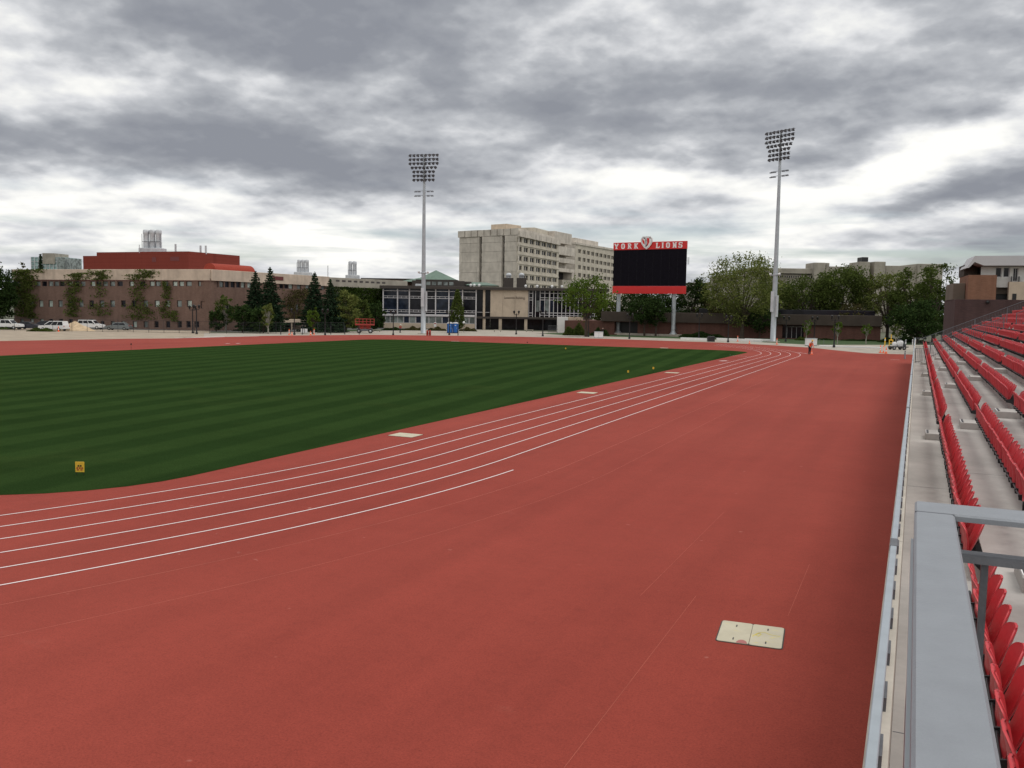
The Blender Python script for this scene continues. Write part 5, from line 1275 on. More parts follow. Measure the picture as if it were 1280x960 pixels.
# ------------------------------------------------------------------ trees
LEAFQ = np.array([[-.5,-.35,0],[.5,-.35,0],[.5,.35,0],[-.5,.35,0]])
def leaves(cent, size, r=rng, flat=0.):
    n = len(cent); 
    a = r.normal(size=(n,3)); a[:,2] *= 1.; a /= np.linalg.norm(a,axis=1)[:,None]
    b = r.normal(size=(n,3)); b -= (b*a).sum(1)[:,None]*a; b /= np.linalg.norm(b,axis=1)[:,None]
    s = size*r.uniform(.6,1.35,(n,1))
    V = np.stack([cent-a*s*.5-b*s*.32, cent+a*s*.5-b*s*.32*.4, cent+a*s*.55+b*s*.3, cent-a*s*.4+b*s*.36],1).reshape(-1,3)
    return V, np.arange(n*4).reshape(-1,4)
def tree(x, D, ytop, wpx, label, kind='round', leaf='L_mid', base=.22, dens=1., name='tree', group='trees beyond the track', ybase=None, bark='bark', lsize=.34, depthk=1., asym=0.):
    P = AT(x,D); H = ZAT(x,ytop,P); W = wpx*D/FPX
    root = empty(name, (P.x,P.y,0), random.uniform(0,6.28), label, 'tree', group)
    tr_ = MB()
    if kind == 'round':
        z0 = H*base; rx = W/2; rz = (H-z0)/2; zc = z0+rz
        nc = int(110*dens*max(.5,(W/10)))
        cl = []
        while len(cl) < nc:
            v = rng.normal(size=3); v /= np.linalg.norm(v); rr_ = rng.uniform(.35,1)**.55
            ang_ = math.atan2(v[1],v[0]); lob = 1+.13*math.sin(3*ang_+x)+.10*math.sin(5*ang_+2.1*x+3*v[2])
            p = np.array([v[0]*rx*rr_*lob, v[1]*rx*rr_*lob, zc+v[2]*rz*rr_*(1+.08*math.sin(4*ang_+x))])
            if v[2] < -.5 and random.random() < .4: continue
            cl.append(p)
        cl = np.array(cl); cr_ = W*.085*rng.uniform(.6,1.5,nc)
        # limbs
        fork = H*(base*.8+.05); tr_.tube([(0,0,0),(.05,0,fork*.5),(0,.05,fork)], [H*.028,H*.022,H*.018], 7)
        for i in range(0, nc, max(1,nc//26)):
            p = cl[i]*np.array([.9,.9,1]); m_ = p*np.array([.38,.38,0])+np.array([0,0,fork+(p[2]-fork)*.5])
            tr_.tube([(0,0,fork*.92),tuple(m_),tuple(p)], [H*.013,H*.007,.02], 5, False)
        pts = []
        for c_, r_ in zip(cl, cr_):
            k = int(34*dens*rng.uniform(.6,1.3)*max(1,(r_/.9)**1.5)); q_ = rng.normal(size=(k,3)); q_ *= r_*.62; q_[:,2] *= .7; pts.append(c_+q_)
        C_ = np.vstack(pts)
    elif kind == 'conifer':
        tr_.tube([(0,0,0),(0,0,H*.98)], [H*.018,.03], 7)
        pts = []; z0 = H*base
        nl = int(H*2.3)
        for i in range(nl):
            t = i/nl; z = z0+(H-z0)*t; rr_ = W/2*(1-t)**.85*(1+.18*math.sin(i*2.4+x)); nb = max(5,int(13*(1-t)+4))
            for k in range(nb):
                a = 2*PI*(k+random.random()*.7)/nb+i; L_ = rr_*random.uniform(.72,1.12); m_ = int(16*L_/1.2*dens)+5
                s_ = rng.uniform(.1,1,m_)**.7; dr = .20*L_
                px_ = np.stack([np.cos(a)*L_*s_, np.sin(a)*L_*s_, z-s_*dr+.06*(s_**3)*L_],1)+rng.normal(size=(m_,3))*np.array([.12,.12,.09])
                pts.append(px_)
        pts.append(np.stack([rng.normal(size=20)*.08,rng.normal(size=20)*.08,rng.uniform(H*.94,H,20)],1))
        C_ = np.vstack(pts); lsize = lsize*.8
    elif kind == 'column':
        tr_.tube([(0,0,0),(0,0,H*.8)], [H*.018,.03], 7); n_ = int(3200*dens); t = rng.uniform(0,1,n_); z0 = H*base
        prof_ = np.sin(np.clip(t,0,1)**.62*PI)**.7*(1-.35*t); a = rng.uniform(0,2*PI,n_); r_ = W/2*prof_*rng.uniform(.35,1,n_)**.5*(1+.15*np.sin(3*a+t*9))
        C_ = np.stack([np.cos(a)*r_,np.sin(a)*r_,z0+(H-z0)*t],1)+rng.normal(size=(n_,3))*.12
    tr_.build('trunk', MT[bark], root)
    V, F = leaves(C_, lsize)
    npmesh('crown', V, F, MT[leaf], root)
    return root
T_ = tree
T_(-6,190,331,46,'dark broad tree at the far left edge of the view','round','L_dark',.06,2.6)
T_(31,222,328,18,'tree crown peeking over the brick building roof far left','round','L_brown',.2,.8)
T_(53,215,317,17,'pointed conifer top rising over the brick building roof far left','conifer','L_con',.3,.7)
T_(282,176,368,26,'light green young tree with pale trunk at the brick building corner','round','L_mid',.18,.8,bark='barkp')
T_(270,174,388,18,'dark bush-like tree at the brick building corner','round','L_dark',.05,.9)
T_(320,183,339,48,'tall dark spruce, leftmost of the spruces','conifer','L_con',.02,1.7)
T_(338,180,334,48,'tall dark spruce, second from the left','conifer','L_con',.03,1.7)
T_(303,171,378,30,'broad dark evergreen low in front of the left spruces','round','L_dark',.05,1.3)
T_(329,170,384,32,'brownish green broad tree low in front of the left spruces','round','L_dark',.05,1.2)
T_(335,166,377,15,'small light green birch in front of the spruces','round','L_olive',.15,.8,bark='barkp')
T_(393.5,184,340,44,'tall dark spruce right of the entrance canopy','conifer','L_con',.03,1.7)
T_(413,181,349,46,'tall dark spruce, rightmost of the spruces','conifer','L_con',.03,1.7)
T_(391,167,384.5,14,'small bright green sapling in front of the right spruces','round','L_bright',.22,.7)
T_(433,183,364,32,'rounded olive green tree right of the spruces','round','L_olive',.08,1.3)
T_(448,192,372,26,'green tree behind the red lift platform','round','L_mid',.05,1.1)
T_(469,200,374,24,'dark tree at the left end of the glass building','round','L_dark',.05,1.1)
T_(571.5,196,363,21,'narrow conical dark green tree in front of the glass building','column','L_mid',.08,1.,lsize=.3)
T_(733,178,344,64,'bright green spreading tree left of the scoreboard','round','L_bright',.30,.95,depthk=1.)
T_(757,203,374,34,'green tree just behind the left scoreboard post','round','L_mid',.25,1.)
T_(792,206,362,50,'dark tree behind the scoreboard, left one of two','round','L_dark',.25,1.1)
T_(828,208,364,54,'dark tree behind the scoreboard, right one of two','round','L_dark',.22,1.2)
T_(806,189,369,40,'low dark tree under the left half of the scoreboard','round','L_dark',.30,1.0)
T_(820,188,370,32,'low dark tree under the right half of the scoreboard','round','L_dark',.28,1.0)
T_(866,200,347,44,'dark green tree right of the scoreboard edge','round','L_dark',.05,1.5)
T_(928,182,318,90,'large spreading pale green elm left of the right mast','round','L_olive',.20,1.15,lsize=.30)
T_(905,190,372,44,'dark brown-green tree under the left side of the big elm','round','L_brown',.15,1.)
T_(893,196,360,40,'green tree between the dark tree and the big elm','round','L_mid',.08,1.1)
T_(968,194,350,52,'green tree directly behind the right floodlight mast','round','L_olive',.15,1.1)
T_(1030,198,345,44,'green tree between the two spreading trees in front of the library','round','L_mid',.15,1.1)
T_(950,184,384,50,'low dark tree left of the right mast foot','round','L_dark',.22,.9)
T_(1065,186,380,44,'low dark tree in front of the brown roof band, right part','round','L_brown',.30,.9)
T_(1008,192,344,76,'spreading tree right of the right mast with dark trunk','round','L_mid',.30,.9)
T_(1052,192,331,72,'tall green tree in front of the library towers','round','L_mid',.22,1.2)
T_(1086,196,344,44,'sparse brownish tree between two green trees','round','L_brown',.2,.8)
T_(1110,186,336,58,'olive green tree at the right end of the low brick building','round','L_olive',.16,1.1)
T_(1140,180,333,60,'dense green tree left of the stand corner','round','L_mid',.10,1.3)
T_(1168,172,323,52,'tall green tree closest to the pavilion at the stand end','round','L_mid',.12,1.2)
T_(1148,166,376,60,'dark low tree behind the stand corner','round','L_dark',.03,1.3)
T_(1180,176,366,32,'dark shrubby tree beside the pavilion base','round','L_dark',.03,1.1)
for x, yt, yb, lab in ((1009,399,428,'young sapling left of the white utility cabinet row, near the entrance doors'),(1048,402,430,'young sapling right of the nearest lamp post'),(1084,402,430,'young sapling in the middle of the right lawn'),(1121,404,431,'young sapling above the white tank cart')):
    P = G(x,yb); T_(x, P.dot(FWD), yt, 13, lab, 'round','L_bright' if x < 1100 else 'L_mid',.35,.55,name='sapling',group='young saplings on the lawn',lsize=.22,bark='barkp')
def shrub(x0, x1, ytop, D, label, leaf='L_mid'):
    P = AT((x0+x1)/2,D); W = (x1-x0)*D/FPX; H = ZAT((x0+x1)/2,ytop,P); n_ = int(900*W)
    n_ = min(n_,6000); u = rng.uniform(-1,1,n_); hgt = H*(1-np.abs(u)**3)*(.75+.25*np.sin(u*7+x0)); v = rng.uniform(-1,1,n_)
    C_ = np.stack([u*W/2, v*1.0, np.abs(hgt)*rng.uniform(.05,1,n_)*(1-.5*v*v)],1)
    V, F = leaves(C_, .24); o = npmesh('shrub', V, F, MT[leaf]); o.location = (P.x,P.y,0); o.rotation_euler = (0,0,YAW)
    tag(o, label, 'shrub', 'shrubs and low planting')
shrub(704,738,403.5,186,'rounded green bush in front of the low brick wall, left of the scoreboard','L_mid')
shrub(738,762,409,186,'low ground shrub left of the white box','L_dark')
shrub(505,530,407.5,206,'low planting in front of the glass building, left of the mast','L_brown')
shrub(535,558,408,206,'low planting between the left mast and the toilets','L_brown')
shrub(574,596,408.5,206,'low planting right of the blue toilets','L_brown')
shrub(478,506,409,205,'low planting beside the lift platform','L_dark')
shrub(996,1010,420.5,176,'rounded green bush beside the entrance doors','L_mid')
shrub(1010,1042,423,180,'low hedge behind the white utility cabinet','L_dark')
shrub(1055,1100,424.5,178,'low hedge along the right brick wall','L_dark')
shrub(850,905,414,186,'dark undergrowth below the big elm, left side','L_dark')
shrub(1100,1160,420,172,'dark undergrowth behind the tank cart','L_dark')
shrub(0,14,408.5,168,'green weeds at the left edge in front of the pickup','L_mid')
shrub(36,66,409.5,160,'green weeds in front of the dark car','L_mid')
# ivy
def ivy(Fr, patches, label, leaf='L_ivy', off=.12, size=.30, dens=34):
    C_ = []
    for (x0,y0,x1,y1,k) in patches:      # photograph columns/rows of the patch on that wall
        u0,z1 = Fr.uz(x0,y0); u1,z0 = Fr.uz(x1,y1)
        if u1 < u0: u0,u1 = u1,u0
        n_ = int((u1-u0)*(z1-z0)*dens*k); 
        u = rng.normal(.5,.28,n_); z = rng.uniform(0,1,n_)
        u += .16*np.sin(z*9+x0)+.08*np.sin(z*23+x0*2)
        m_ = (u > -.25) & (u < 1.25); u, z = u[m_], z[m_]
        C_.append(np.stack([u0+(u1-u0)*u, -off-rng.uniform(0,.28,len(u)), z0+(z1-z0)*z],1))
    V, F = leaves(np.vstack(C_), size); o = npmesh('ivy', V, F, MT[leaf]); o.location = Fr.P0; o.rotation_euler = (0,0,Fr.rz)
    tag(o, label, 'climbing plant', 'ivy climbing on the buildings')
ivy(FA, [(18,337,44,350,1.8),(19,350,45,378,1.3),(20,378,36,396,.8),(32,378,47,398,1.2),(44,336.5,58,341,.8)], 'thick ivy covering the left end of the brick building', off=.3)
ivy(FA, [(87,341,110,350,1.1),(83,352,102,378,.9),(84,378,100,396,1.1),(110,337,118,346,.5)], 'ivy column on the brick building, second from the left', off=.3)
ivy(FA, [(118,338,138,350,1.2),(118,352,134,372,.4),(112,378,140,395,.45)], 'sparse ivy in the middle of the brick wall', 'L_ivy', off=.3)
ivy(FA, [(160,343,190,350,1.0),(172,337,196,347,1.0),(164,352,184,380,.6),(160,380,196,400,.6)], 'ivy fan below the roof band left of the tall windows', 'L_ivy', off=.3)
ivy(FA, [(204,352,215,374,1.1),(201,376,214,398,.8),(214,388,223,402,1.3)], 'ivy strip near the corner of the brick building', 'L_ivy', off=.3)
ivy(FB, [(352,362,382,398,.8),(374,360,392,380,.5)], 'brownish creeper on the receding wing above the canopy', 'L_brown', off=.3)
ivy(FC, [(411,358,482,410,2.2),(414,360,446,412,1.5),(455,360,482,410,1.5)], 'dense dark ivy over the low concrete building', 'L_ivyd', .3, .36, 14)

# ------------------------------------------------------------------ vehicles
def wheel(r, x, y, rad=.35):
    t = MB(); t.lathe([(rad*.6,-.11),(rad*.95,-.11),(rad,-.07),(rad,.07),(rad*.95,.11),(rad*.6,.11)], 16, (0,0,0), 'y')
    w = empty('wheel'); w.parent = r; w.location = (x,y,rad)
    t.build('tyre', MT['tyre'], w); MB().lathe([(0,-.10),(rad*.58,-.09),(rad*.62,-.06),(rad*.62,.06),(rad*.58,.09),(0,.10)], 12, (0,0,0), 'y').build('rim', MT['rim'], w)
def car(x, y, label, kind, paint, flip=1, turn=0., cat='car', L=4.7, H=1.5):
    P = G(x,y); r = empty('parked_'+cat.replace(' ','_'), (P.x,P.y,0), YAW+turn+(0 if flip > 0 else PI), label, cat, 'vehicles parked by the brick building')
    W = .92
    if kind == 'van': low = [(-L/2,.35),(-L/2,1.05),(-L/2+.05,H*.55),(L/2-.9,H*.56),(L/2-.08,.88),(L/2,.6),(L/2,.35)]; cab = [(-L/2+.08,H*.55),(-L/2+.30,H),(L/2-2.2,H),(L/2-.95,H*.56)]
    elif kind == 'suv': low = [(-L/2,.4),(-L/2,1.0),(-L/2+.06,H*.6),(L/2-1.1,H*.6),(L/2-.08,.95),(L/2,.6),(L/2,.4)]; cab = [(-L/2+.1,H*.6),(-L/2+.32,H),(L/2-1.9,H),(L/2-1.2,H*.6)]
    elif kind == 'pickup': low = [(-L/2,.5),(-L/2,1.1),(L/2-1.1,1.12),(L/2-.08,1.0),(L/2,.7),(L/2,.5)]; cab = [(-L/2+1.9,1.11),(-L/2+2.0,H),(L/2-2.0,H),(L/2-1.3,1.11)]
    else: low = [(-L/2,.32),(-L/2,.85),(-L/2+.1,.95),(L/2-1.1,.94),(L/2-.1,.74),(L/2,.5),(L/2,.32)]; cab = [(-L/2+.5,.94),(-L/2+1.15,H),(L/2-2.1,H),(L/2-1.2,.94)]
    b = MB(); b.prism(low, -W, W)
    def taper(pts, w0, w1, mb, grow=0.):
        zmax = max(p[1] for p in pts); zmin = min(p[1] for p in pts)
        f = lambda z: w0+(w1-w0)*(z-zmin)/(zmax-zmin)
        n_ = len(pts); vs_ = [(a,-f(z)-grow,z) for a,z in pts]+[(a,f(z)+grow,z) for a,z in pts]
        mb.add(vs_, [tuple(range(n_)),tuple(range(2*n_-1,n_-1,-1))]+[((i+1)%n_,i,i+n_,(i+1)%n_+n_) for i in range(n_)])
    taper(cab, W-.02, W*.80, b)
    b.build('body', MT[paint], r)
    g = MB(); zlo, zhi = cab[0][1]+.06, H-.10
    def at(z, a, b2): t = (z-a[1])/(b2[1]-a[1]); return a[0]+(b2[0]-a[0])*t
    xl0, xl1 = at(zlo,cab[0],cab[1])+.1, at(zhi,cab[0],cab[1])+.1; xr0, xr1 = at(zlo,cab[3],cab[2])-.12, at(zhi,cab[3],cab[2])-.12
    f = lambda z: (W-.02)+(W*.80-W+.02)*(z-cab[0][1])/(H-cab[0][1])
    n_w = 3 if kind in ('van','suv') else 2
    for i in range(n_w):
        a0, a1 = i/n_w, (i+1)/n_w-.03
        for s_ in (-1,1):
            q_ = [(xl0+(xr0-xl0)*a0,s_*(f(zlo)+.012),zlo),(xl0+(xr0-xl0)*a1,s_*(f(zlo)+.012),zlo),(xl1+(xr1-xl1)*a1,s_*(f(zhi)+.012),zhi),(xl1+(xr1-xl1)*a0,s_*(f(zhi)+.012),zhi)]
            g.add(q_, [(0,1,2,3) if s_ < 0 else (3,2,1,0)])
    g.build('side_window', MT['carglass'], r)
    g = MB(); w_a, w_b = f(zlo)*.9, f(zhi)*.9
    g.add([(at(zlo,cab[3],cab[2])+.02,-w_a,zlo),(at(zlo,cab[3],cab[2])+.02,w_a,zlo),(at(zhi,cab[3],cab[2])+.02,w_b,zhi),(at(zhi,cab[3],cab[2])+.02,-w_b,zhi)],[(0,1,2,3)]); g.build('windscreen', MT['carglass'], r)
    for s_ in (-1,1):
        MB().box(L/2-.12,L/2+.012,s_*.78-.14,s_*.78+.14,.66,.82).build('headlight', MT['headl'], r)
        MB().box(-L/2-.012,-L/2+.1,s_*.82-.09,s_*.82+.09,.75,1.0).build('tail_light', MT['taill'], r)
        MB().bbox(cab[3][0]-.35,cab[3][0]-.2,s_*(W+.08)-.08,s_*(W+.08)+.08,cab[0][1]+.02,cab[0][1]+.2,.02).build('mirror', MT['blackp'], r)
        for xx in (L*.31,-L*.30): wheel(r, xx, s_*(W-.10), .36 if kind in ('suv','pickup') else .33)
    MB().box(-L/2-.03,L/2+.03,-W*.97,W*.97,.28,.40).build('bumper', MT['blackp'], r)
car(9,411.6,'white pickup truck parked at the far left edge','pickup','carwhite',1,.0,'pickup truck',5.6,1.85)
car(37,411.6,'dark navy car parked between the pickup and the white minivan','sedan','cardark',1,.0,'car',4.7,1.45)
car(53,410.4,'dark blue car partly hidden behind the white minivan','sedan','cardark',-1,.3,'car',4.5,1.5)
car(67.5,413.4,'white minivan parked left of the sand pile','van','carwhite',-1,-.12,'minivan',5.1,1.8)
car(114,411.6,'white SUV parked right of the sand pile','suv','carwhite',1,.0,'SUV',4.9,1.85)
car(148,412.6,'grey sedan parked right of the white SUV','sedan','carsilver',-1,.05,'car',4.8,1.5)
# sand pile
P = G(94,413.2); bm = MB(); vs_ = []; n_ = 28; mrings = 9
for i in range(mrings+1):
    t = i/mrings
    for k in range(n_):
        a = 2*PI*k/n_; rr_ = 3.4*t*(1+.14*math.sin(2*a+1)+.08*math.sin(5*a)); z = 1.75*(1-t)**1.0*(1+.06*math.sin(3*a+i))-.02; vs_.append((rr_*math.cos(a)*1.05, rr_*math.sin(a)*.8, max(z,-.02)+random.uniform(-.03,.03)*(0<t<1)))
fs_ = [(i*n_+k,(i+1)*n_+k,(i+1)*n_+(k+1)%n_,i*n_+(k+1)%n_) for i in range(mrings) for k in range(n_)]
o = MB().add(vs_, fs_, True).build('sand_pile', MT['sand']); o.location = P; tag(o, 'tan heap of sand between the white minivan and the white SUV', 'sand pile')

# red scissor lift
P = G(456,416.4); r = empty('scissor_lift', (P.x,P.y,0), YAW+.1, 'red scissor lift platform parked right of the spruces', 'lift')
MB().bbox(-1.5,1.5,-.75,.75,.45,.85,.05).build('chassis', MT['alumd'], r)
m = MB()
for a in range(4):
    z0, z1 = .85+.18*a, .85+.18*(a+1)
    for y in (-.6,.6): m.tube([(-1.2,y,z0),(1.2,y,z1)], .04, 5).tube([(1.2,y,z0),(-1.2,y,z1)], .04, 5)
m.build('scissor_arms', MT['redpaint'], r)
MB().bbox(-1.9,1.9,-.85,.85,1.58,1.85,.03).build('platform', MT['redpaint'], r)
m = MB()
for x in (-1.85,-1.1,-.37,.37,1.1,1.85):
    for y in (-.82,.82): m.box(x-.035,x+.035,y-.035,y+.035,1.85,2.85)
for z in (2.3,2.85):
    for y in (-.82,.82): m.tube([(-1.85,y,z),(1.85,y,z)], .04, 5)
    for x in (-1.85,1.85): m.tube([(x,-.82,z),(x,.82,z)], .04, 5)
m.build('guard_rails', MT['redpaint'], r)
for x in (-1.1,1.15):
    for y in (-.8,.8): wheel(r, x, y, .42)

# portable toilets
for x, lab in ((562.2,'blue portable toilet with white roof, left one of two'),(569.4,'blue portable toilet with white roof, right one of two')):
    P = G(x,416.4); r = empty('portable_toilet', (P.x,P.y,0), YAW, lab, 'portable toilet', 'pair of blue portable toilets')
    MB().bbox(-.56,.56,-.56,.56,.12,2.05,.05).build('cabin', MT['blue'], r)
    MB().bbox(-.60,.60,-.60,.60,0,.12,.02).build('base', MT['blackp'], r)
    MB().prism([(-.60,2.05),(.60,2.05),(.50,2.22),(.2,2.32),(-.2,2.32),(-.50,2.22)], -.60, .60).build('roof', MT['wht'], r)
    d_ = MB().bbox(-.40,.40,-.60,-.561,.2,1.95,.01).build('door', MT['blue'], r); MB().box(.26,.32,-.63,-.601,1.0,1.15).build('handle', MT['wht'], d_)
    MB().box(-.12,.12,-.612,-.601,1.55,1.72).build('sign_plate', MT['wht'], d_)
    MB().box(-.5,-.42,-.60,-.561,.15,2.0).box(.42,.5,-.60,-.561,.15,2.0).build('frame', MT['blackp'], r)

# tank cart at the far end
P = G(1122.5,437.2); r = empty('tank_cart', (P.x,P.y,0), YAW+.1, 'small four wheeled cart carrying white tanks beside the stand end', 'cart')
MB().bbox(-1.35,1.35,-.6,.6,.38,.52,.03).build('chassis', MT['blackp'], r)
MB().lathe([(0,.52),(.42,.52),(.46,.6),(.46,1.25),(.30,1.40),(.12,1.42),(.12,1.5),(0,1.5)], 14, (.28,0,0)).build('tank', MT['wht'], r)
MB().lathe([(0,.52),(.30,.52),(.32,.6),(.32,1.1),(.1,1.2),(0,1.2)], 12, (-.62,0,0)).build('tank', MT['wht'], r)
m = MB(); m.tube([(.95,.0,.52),(1.05,0,1.3),(1.35,0,1.5)], .05, 6).box(.75,1.1,-.3,.3,.52,.9).box(-.1,.4,-.2,.2,1.5,1.62); m.build('pump', MT['alumd'], r)
for x in (-.95,.65):
    for y in (-.6,.6): wheel(r, x, y, .28)
# yellow hydrant post and pole near it
P = G(1113.5,432.8); r = empty('gas_post', (P.x,P.y,0), YAW, 'yellow gas riser with pipework behind the tank cart', 'riser pipe')
m = MB(); m.tube([(-.28,0,0),(-.28,0,1.1),(.28,0,1.1),(.28,0,0)], .085, 8).tube([(0,0,1.1),(0,0,2.0)], .08, 8).tube([(-.28,0,.55),(.28,0,.55)], .08, 8); m.build('pipework', MT['yellow'], r)
MB().lathe([(0,.9),(.18,.95),(.18,1.15),(0,1.2)], 10).build('valve', MT['yellow'], r)
for x, y, h, lab, mt in ((1106,432.6,1.35,'pale yellow post left of the yellow gas riser','yellow'),(1132,431.4,.9,'short pale post behind the tank cart','wht'),(1140.6,431,.9,'short pale post beside the stand corner railing','wht')):
    P = G(x,y); o = empty('marker_post', (P.x,P.y,0), 0, lab, 'post', 'short posts behind the tank cart')
    MB().lathe([(.09,0),(.09,h),(.05,h+.06),(0,h+.07)], 10).build('post', MT[mt], o)
    MB().lathe([(.095,h*.7),(.095,h*.85)], 10).build('band', MT['letter'] if mt == 'yellow' else MT['alumd'], o)
# white utility boxes
for x, y, w, h, lab in ((748.2,422.4,1.65,1.15,'white equipment box left of the scoreboard base'),(1013.6,432.2,1.75,1.15,'white utility cabinet on the lawn edge behind the worker')):
    P = G(x,y); r = empty('utility_cabinet', (P.x,P.y,0), YAW, lab, 'cabinet', 'white utility cabinets')
    MB().bbox(-w/2,w/2,-.4,.4,.08,h,.03).build('body', MT['wht'], r); MB().bbox(-w/2-.05,w/2+.05,-.46,.46,h,h+.08,.02).build('lid', MT['steel'], r)
    MB().box(-w/2-.02,w/2+.02,-.42,.42,0,.08).build('base', MT['alumd'], r); MB().box(-.01,.01,-.406,-.4,.15,h-.05).build('door_gap', MT['black'], r)
P = G(1026.6,431.6); r = empty('handrail', (P.x,P.y,0), YAW, 'thin grey pipe frame right of the white utility cabinet', 'rail')
MB().tube([(-.4,0,0),(-.4,0,.95),(.4,0,.95),(.4,0,0)], .03, 6).build('pipe', MT['alumd'], r)
P = G(888.5,427.0); o = empty('equipment_bin', (P.x,P.y,0), YAW, 'black equipment bin on the kerb left of the lamp post', 'bin'); MB().bbox(-.62,.62,-.5,.5,.0,.8,.06).build('body', MT['blackp'], o); MB().bbox(-.55,.6,-.48,.48,.8,.98,.08).build('lid', MT['black'], o)
MB().tube([(.6,0,.6),(.95,0,.75)], .04, 6).build('handle', MT['alumd'], o)
# long white kerbs / benches beside the bend
for a, b_, lab in (((851,424.6),(886,425.8),'long pale concrete kerb block right of the scoreboard'),((896,425.2),(952,427.4),'long white concrete kerb block below the big elm'),((931,425.9),(963,427.0),'short white kerb block left of the right mast'),((1024,433.0),(1100,435.6),'long white concrete kerb at the lawn edge behind the worker')):
    A_, B_ = G(*a), G(*b_); fr_ = Frame(A_,B_); o = MB().bbox(0,fr_.L,-.2,.35,-.02,.42 if a[0] < 1000 else .22,.03).build('kerb_block', MT['white']); o.location = A_; o.rotation_euler = (0,0,fr_.rz); tag(o, lab, 'kerb', 'pale kerb blocks along the bend')
# crowd-control barrier near the entrance
for x, lab in ((690,'grey wire basket beside the glass building entrance'),):
    P = G(x+1,415.8); o = empty('bike_rack', (P.x,P.y,0), YAW, lab, 'rack'); m = MB()
    for i in range(9): m.box(-1.1+i*.27,-1.06+i*.27,-.3,-.26,.1,1.6)
    for z in (.15,.8,1.6): m.box(-1.12,1.12,-.31,-.25,z-.03,z+.03)
    m.build('bars', MT['alumd'], o)
    MB().box(-1.1,-1.02,-.5,.3,0,.1).box(1.02,1.1,-.5,.3,0,.1).build('feet', MT['alumd'], o)
for x, lab in ((622,'grey bench left of the entrance column'),(662,'grey bench right of the entrance column'),(470.5,'grey concrete bench right of the lift')):
    P = G(x,414.8); o = empty('bench', (P.x,P.y,0), YAW, lab, 'bench', 'concrete benches by the entrance')
    MB().bbox(-.9,.9,-.25,.25,.42,.52,.02).build('seat', MT['library'], o)
    for s_ in (-.7,.7): MB().box(s_-.1,s_+.1,-.22,.22,0,.42).build('leg', MT['library'], o)

# chain-link fences
def fence(pts, h, label, post='black', step=3.0, wires=7):
    pts = [Vector((p.x,p.y,0)) for p in pts]; o = empty('chain_link_fence', pts[0], 0, label, 'fence', 'thin fences behind the track')
    R0 = pts[0]; rails = MB(); mesh = MB(); np_ = 0
    for A_, B_ in zip(pts[:-1], pts[1:]):
        d = B_-A_; n_ = max(1,round(d.length/step))
        for z in (h,.1): rails.tube([A_-R0+Vector((0,0,z)), B_-R0+Vector((0,0,z))], .024, 5)
        for k in range(1,wires): z = .1+(h-.1)*k/wires; mesh.tube([A_-R0+Vector((0,0,z)), B_-R0+Vector((0,0,z))], .005, 3)
        for i in range(n_+ (1 if B_ is pts[-1] else 0)):
            q_ = A_-R0+d*i/n_; MB().lathe([(.035,0),(.035,h+.05),(0,h+.08)], 6, (q_.x,q_.y,0)).build('post', MT[post], o)
    rails.build('rail', MT[post], o); mesh.build('wire_mesh', MT['alumd'], o)
fence([G(-6,413.0),G(90,414.2),G(186,415.8),G(262,417.0)], 2.2, 'thin black chain-link fence in front of the parked cars')
fence([G(262,417.0),G(345,417.2),G(430,416.8)], 2.1, 'thin black chain-link fence in front of the spruces')
for x in (351,378,413.5,431,449,): 
    P = G(x,418.2); o = empty('fence_post', (P.x,P.y,0), 0, {351:'dark stub post left of the canopy lamp post',378:'dark post in front of the canopy right side',413.5:'dark stub post below the rightmost spruce',431:'dark post in front of the olive tree',449:'dark post left of the red lift'}[x], 'post', 'dark posts along the far kerb')
    MB().lathe([(.08,0),(.07,1.6),(0,1.66)], 8).build('post', MT['black'], o); MB().lathe([(.1,0),(.1,.05),(.08,.06)], 8).build('base', MT['alumd'], o)
for x, y, lab in ((378,417.6,'white notice board, left one of two right of the canopy'),(382.5,417.6,'white notice board, right one of two right of the canopy')):
    P = G(x,y); o = empty('notice_board', (P.x,P.y,0), YAW, lab, 'sign', 'white boards by the canopy'); MB().bbox(-.28,.28,-.03,.03,.25,1.0,.01).build('board', MT['wht'], o); MB().box(-.2,-.15,-.02,.02,0,.25).box(.15,.2,-.02,.02,0,.25).build('legs', MT['alumd'], o)
P = G(579.6,415.6); o = empty('lamp_globe_post', (P.x,P.y,0), YAW, 'small white globe light on a thin post right of the toilets', 'light'); MB().cyl(0,0,0,2.0,.04,n=6).build('post', MT['alumd'], o); MB().lathe([(0,1.95),(.22,2.0),(.28,2.2),(.2,2.42),(0,2.48)], 10).build('globe', MT['wht'], o)
P = G(543.8,413.2); o = empty('notice_sign', (P.x,P.y,0), YAW, 'small white and pink sign on a post right of the left mast', 'sign'); MB().cyl(0,.03,0,1.7,.035,n=6).build('post', MT['alumd'], o); MB().bbox(-.28,.28,-.02,.02,.9,1.9,.01).build('board', MT['wht'], o); MB().box(-.22,.22,-.025,-.021,1.5,1.75).build('pink_print', MT['redpaint'], o)
P = G(1090,0+431) if 0 else G(572.5,419.3); o = empty('bollard', (P.x,P.y,0), 0, 'short dark bollard at the kerb right of the toilets', 'bollard'); MB().lathe([(.09,0),(.09,.9),(.05,.97),(0,.98)], 10).build('post', MT['black'], o); MB().lathe([(.14,0),(.14,.04),(.09,.05)], 10).build('base', MT['alumd'], o)

